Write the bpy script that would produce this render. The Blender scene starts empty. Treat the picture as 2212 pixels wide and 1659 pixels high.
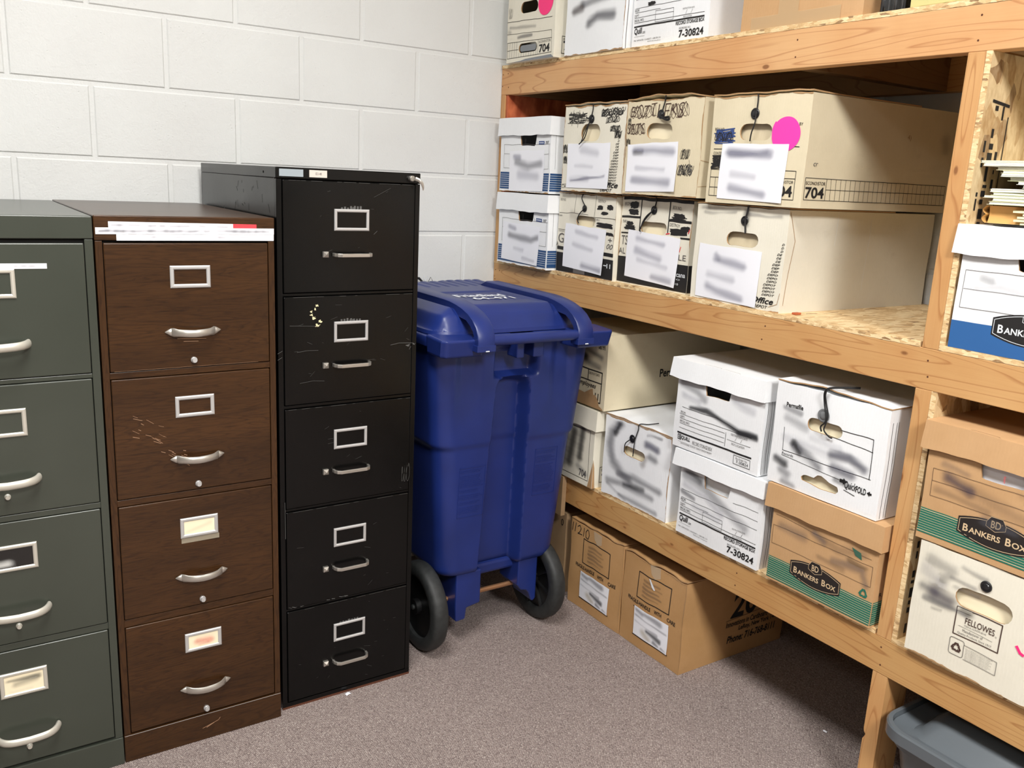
import bpy, math, random
import numpy as np
from mathutils import Matrix, Vector

S = bpy.context.scene
COL = S.collection
PI = math.pi
random.seed(7)

# ------------------------------------------------------------------ camera, view, lights
cam_d = bpy.data.cameras.new('camera')
cam = bpy.data.objects.new('camera', cam_d); COL.objects.link(cam)
cam_d.sensor_width = 36.0
cam_d.lens = 1891.78 / 2212 * 36.0
cam_d.clip_start = 0.02
cr = Vector((0.8357794, -0.54696745, 0.04795211))
cu = Vector((0.08642424, 0.21729649, 0.97227213))
cf = Vector((0.54222103, 0.80846079, -0.22888318))
M4 = Matrix.Identity(4)
for i in range(3):
    M4[i][0] = cr[i]; M4[i][1] = cu[i]; M4[i][2] = -cf[i]
M4.translation = Vector((-0.42397, -2.8011, 1.44127))
cam.matrix_world = M4
S.camera = cam
S.view_settings.view_transform = 'Standard'
S.view_settings.look = 'None'
S.view_settings.gamma = 1.0
S.view_settings.use_curve_mapping = False
S.view_settings.exposure = 0.24
world = bpy.data.worlds.new('world'); S.world = world
world.use_nodes = True
world.node_tree.nodes['Background'].inputs[0].default_value = (1, 1, 1, 1)
world.node_tree.nodes['Background'].inputs[1].default_value = 0.0
CEIL = 3.02

def area_light(name, loc, sx, sy, power, col=(1.0, 0.992, 0.975)):
    l = bpy.data.lights.new(name, 'AREA'); l.shape = 'RECTANGLE'; l.size = sx; l.size_y = sy
    l.energy = power; l.color = col
    o = bpy.data.objects.new(name, l); COL.objects.link(o); o.location = loc
    return o
LIGHTS = [(-0.15, -1.90), (0.0, -4.4), (-2.3, -2.9)]
POW = [50, 156, 12]
for (lx, ly), pw in zip(LIGHTS, POW):
    area_light('troffer_light', (lx, ly, CEIL - 0.035), 0.56, 1.16, pw)

# ------------------------------------------------------------------ materials
def lin(c):
    c = c / 255.0
    return c / 12.92 if c <= 0.04045 else ((c + 0.055) / 1.055) ** 2.4
def rgb(r, g, b): return (lin(r), lin(g), lin(b), 1.0)

class NT:
    def __init__(s, name):
        s.m = bpy.data.materials.new(name); s.m.use_nodes = True
        s.t = s.m.node_tree; s.b = s.t.nodes['Principled BSDF']
        s.tc = None
    def n(s, typ, **kw):
        nd = s.t.nodes.new('ShaderNode' + typ)
        for k, v in kw.items():
            if k in nd.inputs.keys(): nd.inputs[k].default_value = v
            else: setattr(nd, k, v)
        return nd
    def l(s, a, b): s.t.links.new(a, b)
    def co(s, scale=(1, 1, 1), rot=(0, 0, 0), loc=(0, 0, 0), gen='Object'):
        if not s.tc: s.tc = s.n('TexCoord')
        mp = s.n('Mapping'); s.l(s.tc.outputs[gen], mp.inputs[0])
        mp.inputs['Scale'].default_value = scale; mp.inputs['Rotation'].default_value = rot
        mp.inputs['Location'].default_value = loc
        return mp.outputs[0]
    def noise(s, vec, scale, detail=2, rough=0.5, dist=0.0):
        nd = s.n('TexNoise'); nd.inputs['Scale'].default_value = scale; nd.inputs['Detail'].default_value = detail
        nd.inputs['Roughness'].default_value = rough; nd.inputs['Distortion'].default_value = dist
        if vec is not None: s.l(vec, nd.inputs['Vector'])
        return nd.outputs[0]
    def ramp(s, fac, stops, interp='LINEAR'):
        r = s.n('ValToRGB'); s.l(fac, r.inputs[0]); e = r.color_ramp.elements
        r.color_ramp.interpolation = interp
        e[0].position, e[0].color = stops[0]; e[1].position, e[1].color = stops[1]
        for p, c in stops[2:]:
            x = e.new(p); x.color = c
        return r.outputs[0]
    def math(s, op, a, b=None, clamp=False):
        nd = s.n('Math'); nd.operation = op; nd.use_clamp = clamp
        for i, v in enumerate((a, b)):
            if v is None: continue
            if isinstance(v, (int, float)): nd.inputs[i].default_value = v
            else: s.l(v, nd.inputs[i])
        return nd.outputs[0]
    def mix(s, fac, a, b, blend='MIX'):
        nd = s.n('MixRGB'); nd.blend_type = blend
        for i, v in enumerate((fac, a, b)):
            if isinstance(v, (int, float)): nd.inputs[i].default_value = v
            elif isinstance(v, tuple): nd.inputs[i].default_value = v
            else: s.l(v, nd.inputs[i])
        return nd.outputs[0]
    def bump(s, h, strength=0.3, dist=0.001, prev=None):
        nd = s.n('Bump'); nd.inputs['Strength'].default_value = strength; nd.inputs['Distance'].default_value = dist
        s.l(h, nd.inputs['Height'])
        if prev is not None: s.l(prev, nd.inputs['Normal'])
        return nd.outputs[0]
    def done(s, color=None, rough=0.6, normal=None, metal=0.0, **kw):
        b = s.b
        if color is not None:
            if isinstance(color, tuple): b.inputs['Base Color'].default_value = color
            else: s.l(color, b.inputs['Base Color'])
        if isinstance(rough, (int, float)): b.inputs['Roughness'].default_value = rough
        else: s.l(rough, b.inputs['Roughness'])
        b.inputs['Metallic'].default_value = metal
        if normal is not None: s.l(normal, b.inputs['Normal'])
        for k, v in kw.items(): b.inputs[k].default_value = v
        return s.m
MATS = {}
def simple(name, c, rough=0.6, metal=0.0, **kw):
    MATS[name] = NT(name).done(c, rough, None, metal, **kw)

def mk_materials():
    # painted block wall
    t = NT('painted_block')
    v = t.co()
    h1 = t.noise(v, 170, 3, 0.6); h2 = t.noise(v, 45, 3, 0.6)
    vo = t.n('TexVoronoi'); vo.inputs['Scale'].default_value = 75; t.l(v, vo.inputs['Vector'])
    pit = t.ramp(vo.outputs['Distance'], [(0.0, (0, 0, 0, 1)), (0.18, (1, 1, 1, 1))])
    sel = t.ramp(t.noise(v, 14, 2), [(0.5, (1, 1, 1, 1)), (0.66, (0, 0, 0, 1))])
    pit = t.mix(1.0, pit, sel, 'LIGHTEN')
    h = t.math('ADD', t.math('MULTIPLY', h1, 0.55), t.math('MULTIPLY', h2, 0.8))
    h = t.math('ADD', h, t.math('MULTIPLY', pit, 0.5))
    c = t.ramp(t.noise(v, 3, 2), [(0.3, rgb(213, 214, 212)), (0.7, rgb(219, 221, 219))])
    MATS['block'] = t.done(c, 0.62, t.bump(h, 0.7, 0.0024))
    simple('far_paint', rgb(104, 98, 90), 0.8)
    # carpet
    t = NT('loop_carpet')
    v = t.co(rot=(0, 0, 0.9))
    ds = t.noise(v, 30, 2)
    vo = t.n('TexVoronoi'); vo.inputs['Scale'].default_value = 1.0; vo.inputs['Randomness'].default_value = 0.38
    vv = t.co(scale=(250, 215, 250), rot=(0, 0, 0.9)); t.l(vv, vo.inputs['Vector'])
    cell = t.n('SeparateColor'); t.l(vo.outputs['Color'], cell.inputs[0])
    base = t.ramp(cell.outputs[0], [(0.0, rgb(150, 135, 131)), (1.0, rgb(206, 194, 187)), (0.12, rgb(172, 157, 152)), (0.85, rgb(188, 174, 168))])
    dk = t.ramp(vo.outputs['Distance'], [(0.10, (1.12, 1.12, 1.10, 1)), (0.62, (0.44, 0.41, 0.41, 1))])
    c = t.mix(1.0, base, dk, 'MULTIPLY')
    big = t.ramp(t.noise(v, 1.6, 3), [(0.3, (0.9, 0.9, 0.9, 1)), (0.7, (1.0, 1.0, 1.0, 1))])
    c = t.mix(1.0, c, big, 'MULTIPLY')
    hh = t.math('SUBTRACT', 1.0, vo.outputs['Distance'])
    MATS['carpet'] = t.done(c, 0.95, t.bump(hh, 0.9, 0.004))
    # pine, long axis = axis given
    def pine(name, ax, tone=1.0, knots=True, red=1.0, seed=0.0):
        t = NT(name)
        sc = [22, 22, 22]; sc[ax] = 1.9
        v = t.co(scale=tuple(sc), loc=(seed, seed * 1.7, seed * .6))
        n1 = t.noise(v, 0.55, 1, 0.4, 0.25)
        rings = t.math('FRACT', t.math('MULTIPLY', n1, 15.0))
        ln = t.ramp(rings, [(0.0, (0.0, 0.0, 0.0, 1)), (0.80, (0, 0, 0, 1)), (0.93, (1, 1, 1, 1)), (0.99, (0.0, 0.0, 0.0, 1))])
        fs = [260, 260, 260]; fs[ax] = 6
        f = t.noise(t.co(scale=tuple(fs)), 1.0, 2, 0.6)
        pc = t.noise(t.co(), 5.0, 2)
        c0 = (208 * tone, 164 * tone, 116 * tone / red ** .5); c1 = (197 * tone, 146 * tone, 96 * tone / red ** .5)
        c = t.ramp(pc, [(0.3, rgb(*c0)), (0.75, rgb(*c1))])
        c = t.mix(t.math('MULTIPLY', ln, 0.55), c, rgb(150 * tone, 88 * tone, 44 * tone / red))
        c = t.mix(t.math('MULTIPLY', t.ramp(f, [(0.4, (0, 0, 0, 1)), (0.7, (1, 1, 1, 1))]), 0.13), c, rgb(170 * tone, 112 * tone, 62 * tone))
        if knots:
            ks = [13, 13, 13]; ks[ax] = 6.5
            vo = t.n('TexVoronoi'); vo.inputs['Scale'].default_value = 1.0
            t.l(t.co(scale=tuple(ks), loc=(seed, seed, seed)), vo.inputs['Vector'])
            kd = t.ramp(vo.outputs['Distance'], [(0.055, (1, 1, 1, 1)), (0.085, (0, 0, 0, 1))])
            c = t.mix(t.math('MULTIPLY', kd, 0.85), c, rgb(104, 62, 32))
            halo = t.ramp(vo.outputs['Distance'], [(0.08, (1, 1, 1, 1)), (0.26, (0, 0, 0, 1))])
            c = t.mix(t.math('MULTIPLY', halo, 0.22), c, rgb(176, 112, 60))
        MATS[name] = t.done(c, 0.55, t.bump(f, 0.12, 0.0008))
    pine('pine_y', 1, 1.03, seed=3.1); pine('pine_y2', 1, 0.985, seed=8.3, red=1.12); pine('pine_y3', 1, 0.94, seed=5.7, red=1.2)
    pine('pine_z', 2, 0.99, seed=2.0, red=1.1); pine('pine_x_shade', 0, 0.62, knots=False)  # cross joist copy darkened, shade inside the shelves painted into its colour
    # osb
    def osb(name, stretch, tone=1.0):
        t = NT(name)
        d = t.noise(t.co(), 9, 2); 
        v = t.co(scale=stretch)
        nd = t.n('VectorMath'); nd.operation = 'ADD'; t.l(v, nd.inputs[0])
        nv = t.n('TexNoise'); nv.inputs['Scale'].default_value = 7; t.l(t.tc.outputs['Object'], nv.inputs['Vector'])
        sc = t.n('VectorMath'); sc.operation = 'SCALE'; sc.inputs['Scale'].default_value = 2.6; t.l(nv.outputs['Color'], sc.inputs[0])
        t.l(sc.outputs[0], nd.inputs[1])
        vo = t.n('TexVoronoi'); vo.inputs['Scale'].default_value = 1.0; t.l(nd.outputs[0], vo.inputs['Vector'])
        s = t.n('SeparateColor'); t.l(vo.outputs['Color'], s.inputs[0])
        c = t.ramp(s.outputs[0], [(0.0, rgb(120 * tone, 84 * tone, 48 * tone)), (0.12, rgb(196 * tone, 158 * tone, 106 * tone)), (0.5, rgb(222 * tone, 190 * tone, 140 * tone)), (1.0, rgb(238 * tone, 214 * tone, 168 * tone))])
        f = t.noise(t.co(scale=tuple(a * 3 for a in stretch)), 1.0, 3)
        c = t.mix(0.22, c, t.ramp(f, [(0.3, rgb(150, 110, 66)), (0.7, rgb(246, 226, 186))]))
        MATS[name] = t.done(c, 0.7, t.bump(s.outputs[1], 0.3, 0.0009))
    osb('osb_flat', (26, 75, 75)); osb('osb_side', (40, 60, 18), 0.92); osb('osb_edge', (200, 60, 200), 1.03)
    t = NT('red_osb')
    s = t.noise(t.co(scale=(30, 30, 14)), 1.0, 3)
    MATS['red_osb'] = t.done(t.ramp(s, [(0.35, rgb(148, 66, 34)), (0.7, rgb(206, 112, 70))]), 0.6)
    # cardboard family
    def card(name, c, var=6, rough=0.78, corr=0.10):
        t = NT(name); v = t.co()
        n = t.noise(v, 9, 4, 0.6); f = t.noise(v, 220, 2)
        r, g, b = c
        cc = t.ramp(n, [(0.3, rgb(r - var, g - var, b - var * 1.2)), (0.7, rgb(r + var * .5, g + var * .5, b + var * .5))])
        w = t.n('TexWave'); w.inputs['Scale'].default_value = 42; w.bands_direction = 'X'; t.l(v, w.inputs['Vector'])
        hh = t.math('ADD', t.math('MULTIPLY', w.outputs['Fac'], corr), t.math('MULTIPLY', f, 0.25))
        hh = t.math('ADD', hh, t.math('MULTIPLY', t.noise(v, 14, 2), 1.2))
        fib = t.ramp(t.noise(t.co(scale=(260, 260, 60)), 1.0, 3, 0.7), [(0.25, (.975, .975, .975, 1)), (0.75, (1.01, 1.01, 1.01, 1))])
        cc = t.mix(1.0, cc, fib, 'MULTIPLY')
        dirt = t.math('MULTIPLY', t.ramp(t.noise(t.co(scale=(3, 3, 8)), 4.0, 6, 0.72), [(0.60, (0, 0, 0, 1)), (0.78, (1, 1, 1, 1))]), .16)
        cc = t.mix(dirt, cc, rgb(r * .72, g * .68, b * .62))
        MATS[name] = t.done(cc, rough, t.bump(hh, 0.5, 0.0014))
    card('white_board', (238, 240, 242), 2); card('cream_board', (219, 207, 178), 5)
    card('cream_dark', (214, 200, 170), 6)
    card('ivory_board', (230, 225, 209), 4); card('kraft', (197, 157, 113), 6); card('kraft_plain', (186, 144, 96), 7)
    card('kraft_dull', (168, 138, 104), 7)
    card('edge_kraft', (176, 140, 100), 10)
    simple('inner_cream', rgb(240, 228, 196), 0.8); simple('hollow', rgb(40, 36, 30), 0.9)
    # plain inks and papers
    simple('ink', rgb(26, 24, 24), 0.7); simple('ink_soft', rgb(96, 92, 90), 0.7); simple('navy', rgb(34, 74, 122), 0.6)
    simple('navy_mark', rgb(48, 72, 130), 0.6); simple('green_ink', rgb(28, 108, 88), 0.65); simple('logo_black', rgb(34, 28, 26), 0.6)
    simple('tan_line', rgb(214, 188, 150), 0.7); simple('white_line', rgb(226, 230, 234), 0.7); simple('royal', rgb(44, 96, 156), 0.6)
    simple('brown_mark', rgb(70, 48, 40), 0.7)
    simple('paper', rgb(240, 241, 247), 0.55); simple('pink', rgb(255, 62, 172), 0.5); simple('hot_pink', rgb(255, 48, 128), 0.5)
    simple('red_mark', rgb(226, 60, 70), 0.6); simple('cream_paper', rgb(242, 232, 200), 0.7)
    simple('black_plastic', rgb(28, 28, 30), 0.35); simple('grey_plastic_btn', rgb(120, 122, 124), 0.35); simple('cord', rgb(20, 19, 20), 0.7)
    simple('grey_core', rgb(128, 132, 136), 0.6)
    # cabinets
    t = NT('green_metal'); n = t.noise(t.co(), 60, 3); b = t.noise(t.co(), 4, 3)
    c = t.ramp(b, [(0.3, rgb(58, 62, 54)), (0.7, rgb(63, 67, 59))])
    MATS['green_metal'] = t.done(c, 0.27, t.bump(n, 0.10, 0.0006))
    t = NT('black_metal'); b = t.noise(t.co(), 5, 4, 0.7)
    c = t.ramp(b, [(0.35, rgb(6, 6, 6)), (0.75, rgb(10, 10, 10))])
    MATS['black_metal'] = t.done(c, t.ramp(b, [(0.3, (0.20, 0.20, 0.20, 1)), (0.7, (0.28, 0.28, 0.28, 1))]), t.bump(t.noise(t.co(), 90, 2), 0.05, 0.0003), **{'Specular IOR Level': 0.3})
    def walnut(name, ax):
        t = NT(name)
        sc = [34, 34, 34]; sc[ax] = 3.4
        v = t.co(scale=tuple(sc))
        n1 = t.noise(v, 0.8, 2, 0.55, 0.5)
        rings = t.math('FRACT', t.math('MULTIPLY', n1, 14.0))
        ln = t.ramp(rings, [(0.0, (0, 0, 0, 1)), (0.6, (0, 0, 0, 1)), (0.9, (1, 1, 1, 1)), (1.0, (0.2, 0.2, 0.2, 1))])
        fs = [700, 700, 700]; fs[ax] = 30
        f = t.noise(t.co(scale=tuple(fs)), 1.0, 2, 0.7)
        big = t.noise(t.co(scale=tuple(a * .3 for a in sc)), 1.0, 2)
        c = t.ramp(big, [(0.3, rgb(53, 33, 16)), (0.7, rgb(72, 46, 23))])
        c = t.mix(t.math('MULTIPLY', ln, 0.5), c, rgb(34, 19, 9))
        c = t.mix(t.math('MULTIPLY', t.ramp(f, [(0.5, (0, 0, 0, 1)), (0.66, (1, 1, 1, 1))]), 0.5), c, rgb(26, 14, 7))
        MATS[name] = t.done(c, 0.29, t.bump(f, 0.06, 0.0003), **{'Specular IOR Level': 0.38})
    walnut('walnut_h', 0); walnut('walnut_v', 2)
    t = NT('brushed_metal')
    n = t.noise(t.co(scale=(40, 900, 900)), 1.0, 2)
    MATS['satin_metal'] = t.done(rgb(200, 196, 188), t.ramp(n, [(0.3, (0.28, 0.28, 0.28, 1)), (0.7, (0.46, 0.46, 0.46, 1))]), None, 0.85)
    simple('frame_metal', rgb(192, 191, 190), 0.42, 0.35); simple('old_metal', rgb(206, 202, 190), 0.42, 0.45)
    simple('scratch', rgb(84, 84, 82), 0.6); simple('scratch_brown', rgb(160, 124, 96), 0.6)
    simple('chip_cream', rgb(232, 222, 176), 0.6); simple('rust', rgb(88, 48, 28), 0.9); simple('gap', rgb(12, 10, 9), 0.9)
    simple('sticker_grey', rgb(150, 160, 166), 0.5); simple('sticker_beige', rgb(206, 198, 188), 0.5)
    # bin
    t = NT('blue_plastic'); v = t.co()
    n = t.noise(v, 420, 2); b = t.noise(v, 6, 3)
    c = t.ramp(b, [(0.3, rgb(22, 38, 96)), (0.7, rgb(27, 45, 112))])
    MATS['blue'] = t.done(c, 0.38, t.bump(n, 0.22, 0.0005))
    t = NT('tyre'); n = t.noise(t.co(), 60, 3)
    MATS['tyre'] = t.done(t.ramp(n, [(0.3, rgb(30, 32, 32)), (0.7, rgb(44, 46, 46))]), 0.6)
    simple('wheel_disc', rgb(14, 14, 15), 0.42); simple('copper', rgb(178, 132, 96), 0.35, 0.7)
    simple('bin_text', rgb(232, 236, 245), 0.5)
    t = NT('tote_plastic'); n = t.noise(t.co(), 200, 2)
    MATS['tote'] = t.done(rgb(92, 97, 100), 0.30, t.bump(n, 0.12, 0.0004))
    MATS['tote_lid'] = NT('tote_lid').done(rgb(92, 98, 103), 0.24)
    simple('folder', rgb(226, 222, 186), 0.7); simple('folder_green', rgb(206, 210, 166), 0.7); simple('folder_white', rgb(238, 238, 228), 0.7)
    simple('pocket', rgb(206, 158, 92), 0.65); simple('black_sheet', rgb(26, 22, 20), 0.6)
    simple('ceiling', rgb(196, 194, 188), 0.9); simple('slab_yellow', rgb(206, 196, 132), 0.6); simple('slab_dark', rgb(70, 68, 40), 0.6)
    t = NT('diffuser'); t.b.inputs['Emission Color'].default_value = (1, .97, .93, 1); t.b.inputs['Emission Strength'].default_value = 6.0
    MATS['diffuser'] = t.done(rgb(240, 240, 238), 0.6)
    MATS['clear_film'] = NT('clear_film').done(rgb(235, 238, 240), 0.12, **{'Transmission Weight': 0.9, 'Alpha': 0.45, 'IOR': 1.2})
    MATS['tape'] = NT('clear_tape').done(rgb(225, 215, 190), 0.18, **{'Alpha': 0.35})
    MATS['tan_tape'] = NT('tan_tape').done(rgb(204, 172, 130), 0.35, **{'Alpha': 0.75})
    # soft marker smears: vertex attribute gives the ink coverage
    t = NT('marker_smear')
    a = t.n('Attribute'); a.attribute_name = 'ink'
    sp = t.n('SeparateColor'); t.l(a.outputs['Color'], sp.inputs[0])
    t.l(a.outputs['Alpha'], t.b.inputs['Alpha'])
    MATS['smear'] = t.done(a.outputs['Color'], 0.7)
mk_materials()

# ------------------------------------------------------------------ mesh builder
class MB:
    def __init__(s): s.v = []; s.f = []; s.m = []; s.names = []; s.sm = []
    def mi(s, name):
        if name not in s.names: s.names.append(name)
        return s.names.index(name)
    def add(s, verts, faces, m, smooth=False):
        o = len(s.v); s.v += [tuple(p) for p in verts]; k = s.mi(m)
        for f in faces:
            s.f.append(tuple(i + o for i in f)); s.m.append(k); s.sm.append(smooth)
    def box(s, x0, x1, y0, y1, z0, z1, m):
        v = [(x, y, z) for z in (z0, z1) for y in (y0, y1) for x in (x0, x1)]
        s.add(v, [(0, 2, 3, 1), (4, 5, 7, 6), (0, 1, 5, 4), (2, 6, 7, 3), (0, 4, 6, 2), (1, 3, 7, 5)], m)
    def grid(s, fn, nu, nv, m, smooth=True, skip=None):
        v = [fn(i / nu, j / nv) for j in range(nv + 1) for i in range(nu + 1)]
        f = []
        for j in range(nv):
            for i in range(nu):
                if skip and skip((i + .5) / nu, (j + .5) / nv): continue
                a = j * (nu + 1) + i; f.append((a, a + 1, a + nu + 2, a + nu + 1))
        s.add(v, f, m, smooth)
    def tube(s, path, r, m, n=10, closed=False, flat=None, caps=True):
        P = [Vector(p) for p in path]; N = len(P); rr = r if isinstance(r, (list, tuple)) else [r] * N
        vs = []; up = None
        for i in range(N):
            a = P[(i - 1) % N] if (closed or i > 0) else P[0]; b = P[(i + 1) % N] if (closed or i < N - 1) else P[-1]
            t = (b - a).normalized()
            if up is None:
                up = Vector((0, 0, 1)) if abs(t.z) < .9 else Vector((1, 0, 0))
            x = t.cross(up); x.normalize(); up = x.cross(t); up.normalize()
            for k in range(n):
                an = 2 * PI * k / n
                e1, e2 = (rr[i], rr[i]) if flat is None else (rr[i] * flat[0], rr[i] * flat[1])
                vs.append(P[i] + x * (math.cos(an) * e1) + up * (math.sin(an) * e2))
        fs = []
        for i in range(N if closed else N - 1):
            for k in range(n):
                a = i * n + k; b = i * n + (k + 1) % n; c = ((i + 1) % N) * n + (k + 1) % n; d = ((i + 1) % N) * n + k
                fs.append((a, b, c, d))
        if not closed and caps:
            fs.append(tuple(reversed(range(n)))); fs.append(tuple(range((N - 1) * n, N * n)))
        s.add(vs, fs, m, True)
    def lathe(s, prof, origin, axis, m, n=24):
        # prof: (radius, distance along axis)
        o = Vector(origin); a = Vector(axis).normalized()
        x = a.cross(Vector((0, 0, 1))) if abs(a.z) < .9 else a.cross(Vector((1, 0, 0)))
        x.normalize(); y = a.cross(x)
        vs = []
        for r, d in prof:
            for k in range(n):
                an = 2 * PI * k / n
                vs.append(o + a * d + x * (r * math.cos(an)) + y * (r * math.sin(an)))
        fs = []
        for i in range(len(prof) - 1):
            for k in range(n):
                fs.append((i * n + k, i * n + (k + 1) % n, (i + 1) * n + (k + 1) % n, (i + 1) * n + k))
        fs.append(tuple(reversed(range(n)))); fs.append(tuple(range((len(prof) - 1) * n, len(prof) * n)))
        s.add(vs, fs, m, True)
    def build(s, name, parent=None, bevel=0, seg=2, angle=35, loc=None, solid=0, recalc=True):
        me = bpy.data.meshes.new(name); me.from_pydata(s.v, [], s.f)
        for nm in s.names: me.materials.append(MATS[nm])
        me.polygons.foreach_set('material_index', s.m); me.polygons.foreach_set('use_smooth', s.sm)
        me.update()
        if any(s.sm): me.set_sharp_from_angle(angle=math.radians(angle))
        o = bpy.data.objects.new(name, me); COL.objects.link(o)
        if parent: o.parent = parent
        if loc: o.location = loc
        if solid:
            md = o.modifiers.new('thickness', 'SOLIDIFY'); md.thickness = solid; md.offset = -1
        if bevel:
            md = o.modifiers.new('bevel', 'BEVEL'); md.width = bevel; md.segments = seg; md.limit_method = 'ANGLE'; md.angle_limit = math.radians(40)
            md.harden_normals = False
        return o

def thing(name, label, cat, loc=(0, 0, 0), rotz=0, group=None):
    o = bpy.data.objects.new(name, None); COL.objects.link(o); o.empty_display_size = 0.05
    o.location = loc; o.rotation_euler = (0, 0, rotz); o['label'] = label; o['category'] = cat
    if group: o['group'] = group
    return o
def tag(o, label, cat, group=None):
    o['label'] = label; o['category'] = cat
    if group: o['group'] = group
    return o
def struct(o): o['kind'] = 'structure'; return o

# text -> flat mesh, cached
_T = {}
def text_geo(st, bold=0.0, shear=0.0):
    bold = min(bold, .022)
    k = (st, bold, shear)
    if k in _T: return _T[k]
    cu_ = bpy.data.curves.new('t', 'FONT'); cu_.body = st; cu_.offset = bold; cu_.resolution_u = 3
    o = bpy.data.objects.new('t', cu_); COL.objects.link(o)
    dg = bpy.context.evaluated_depsgraph_get(); dg.update()
    me = o.evaluated_get(dg).to_mesh()
    vs = [(v.co.x, v.co.y) for v in me.vertices]; fs = [tuple(p.vertices) for p in me.polygons]
    o.evaluated_get(dg).to_mesh_clear()
    bpy.data.objects.remove(o); bpy.data.curves.remove(cu_)
    for i, (x, y) in enumerate(vs):     # guard against stray outline points
        if not (-.6 < y < 1.4 and -.6 < x < len(st) * 1.1 + 1): vs[i] = vs[i - 1]
    vs = [(x + y * shear, y) for x, y in vs]
    xs = [v[0] for v in vs]; ys = [v[1] for v in vs]
    x0, x1, y0, y1 = min(xs), max(xs), min(ys), max(ys)
    vs = [((x - x0) / (x1 - x0), (y - y0) / max(1e-6, y1 - y0)) for x, y in vs]
    _T[k] = (vs, fs); return _T[k]

# print layer on a mapped surface: M(u, v, off) -> point.  units: metres
class Print(MB):
    def __init__(s, M, off=0.0009): super().__init__(); s.M = M; s.off = off; s.k = 0
    def o(s):
        s.k += 1; return s.off + s.k * 0.000012
    def text(s, st, u0, v0, u1, v1, m='ink', bold=0.0, shear=0.0, dv=0.0):
        vs, fs = text_geo(st, bold, shear); w = s.o() + .00012
        s.add([s.M(u0 + a * (u1 - u0), v0 + b * (v1 - v0) + a * dv, w) for a, b in vs], fs, m)
    def rect(s, u0, v0, u1, v1, m='ink', n=8):
        w = s.o(); s.grid(lambda a, b: s.M(u0 + a * (u1 - u0), v0 + b * (v1 - v0), w), max(1, int(abs(u1 - u0) / .012)), max(1, int(abs(v1 - v0) / .012)), m, False)
    def line(s, pts, w, m='ink'):
        off = s.o()
        for (a, b), (c, d) in zip(pts[:-1], pts[1:]):
            L = math.hypot(c - a, d - b)
            if L < 1e-7: continue
            nx, ny = -(d - b) / L * w / 2, (c - a) / L * w / 2; ex, ey = (c - a) / L * w * .35, (d - b) / L * w * .35
            k = max(1, int(L / .014))
            s.grid(lambda i, j: s.M(a - ex + (c - a + 2 * ex) * i + nx * (2 * j - 1), b - ey + (d - b + 2 * ey) * i + ny * (2 * j - 1), off), k, 1, m, False)
    def frame(s, u0, v0, u1, v1, w, m='ink'):
        for p in ([(u0, v0), (u1, v0)], [(u1, v0), (u1, v1)], [(u1, v1), (u0, v1)], [(u0, v1), (u0, v0)]): s.line(p, w, m)
    def poly(s, pts, m='ink'):
        w = s.o(); cx = sum(p[0] for p in pts) / len(pts); cy = sum(p[1] for p in pts) / len(pts)
        n = len(pts); K = max(1, int(max(math.hypot(a - cx, b - cy) for a, b in pts) / .014))
        vs = [s.M(cx, cy, w)] + [s.M(cx + (a - cx) * r / K, cy + (b - cy) * r / K, w) for r in range(1, K + 1) for a, b in pts]
        fs = [(0, i + 1, (i + 1) % n + 1) for i in range(n)] + [((r - 1) * n + i + 1, r * n + i + 1, r * n + (i + 1) % n + 1, (r - 1) * n + (i + 1) % n + 1) for r in range(1, K) for i in range(n)]
        s.add(vs, fs, m)
    def scribble(s, u0, v0, u1, v1, n, w=.0012, seed=1, m='ink', kind='loop'):
        r = random.Random(seed); pts = []
        if kind == 'loop':
            N = n * 10
            for i in range(N):
                t = i / N; x = u0 + (u1 - u0) * (.08 + .84 * t) + math.cos(i * .75) * (u1 - u0) * .10 * r.uniform(.6, 1.2)
                y = (v0 + v1) / 2 + math.sin(i * .75 + math.sin(i * .13)) * (v1 - v0) * .46 * r.uniform(.7, 1.05)
                pts.append((min(max(x, u0), u1), min(max(y, v0), v1)))
        else:
            for i in range(n):
                y = v0 + (v1 - v0) * ((i * .37) % 1.0); y2 = y + (v1 - v0) * r.uniform(-.15, .25)
                pts += [(u0 + (u1 - u0) * r.uniform(0, .15), y), (u0 + (u1 - u0) * r.uniform(.8, 1), min(y2, v1))]
        s.line(pts, w, m)
    def blob(s, u0, v0, u1, v1, seed=1, m='ink', n=22, j=.16):
        r = random.Random(seed); cx, cy = (u0 + u1) / 2, (v0 + v1) / 2; pts = []
        for i in range(n):
            a = 2 * PI * i / n; k = 1 - r.random() * j * 2
            ca, sa = math.cos(a), math.sin(a)
            q = 1 / max(abs(ca), abs(sa)) ** .75
            pts.append((cx + ca * (u1 - u0) / 2 * k * q * .95, cy + sa * (v1 - v0) / 2 * k * q * .95))
        s.poly(pts, m)

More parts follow.
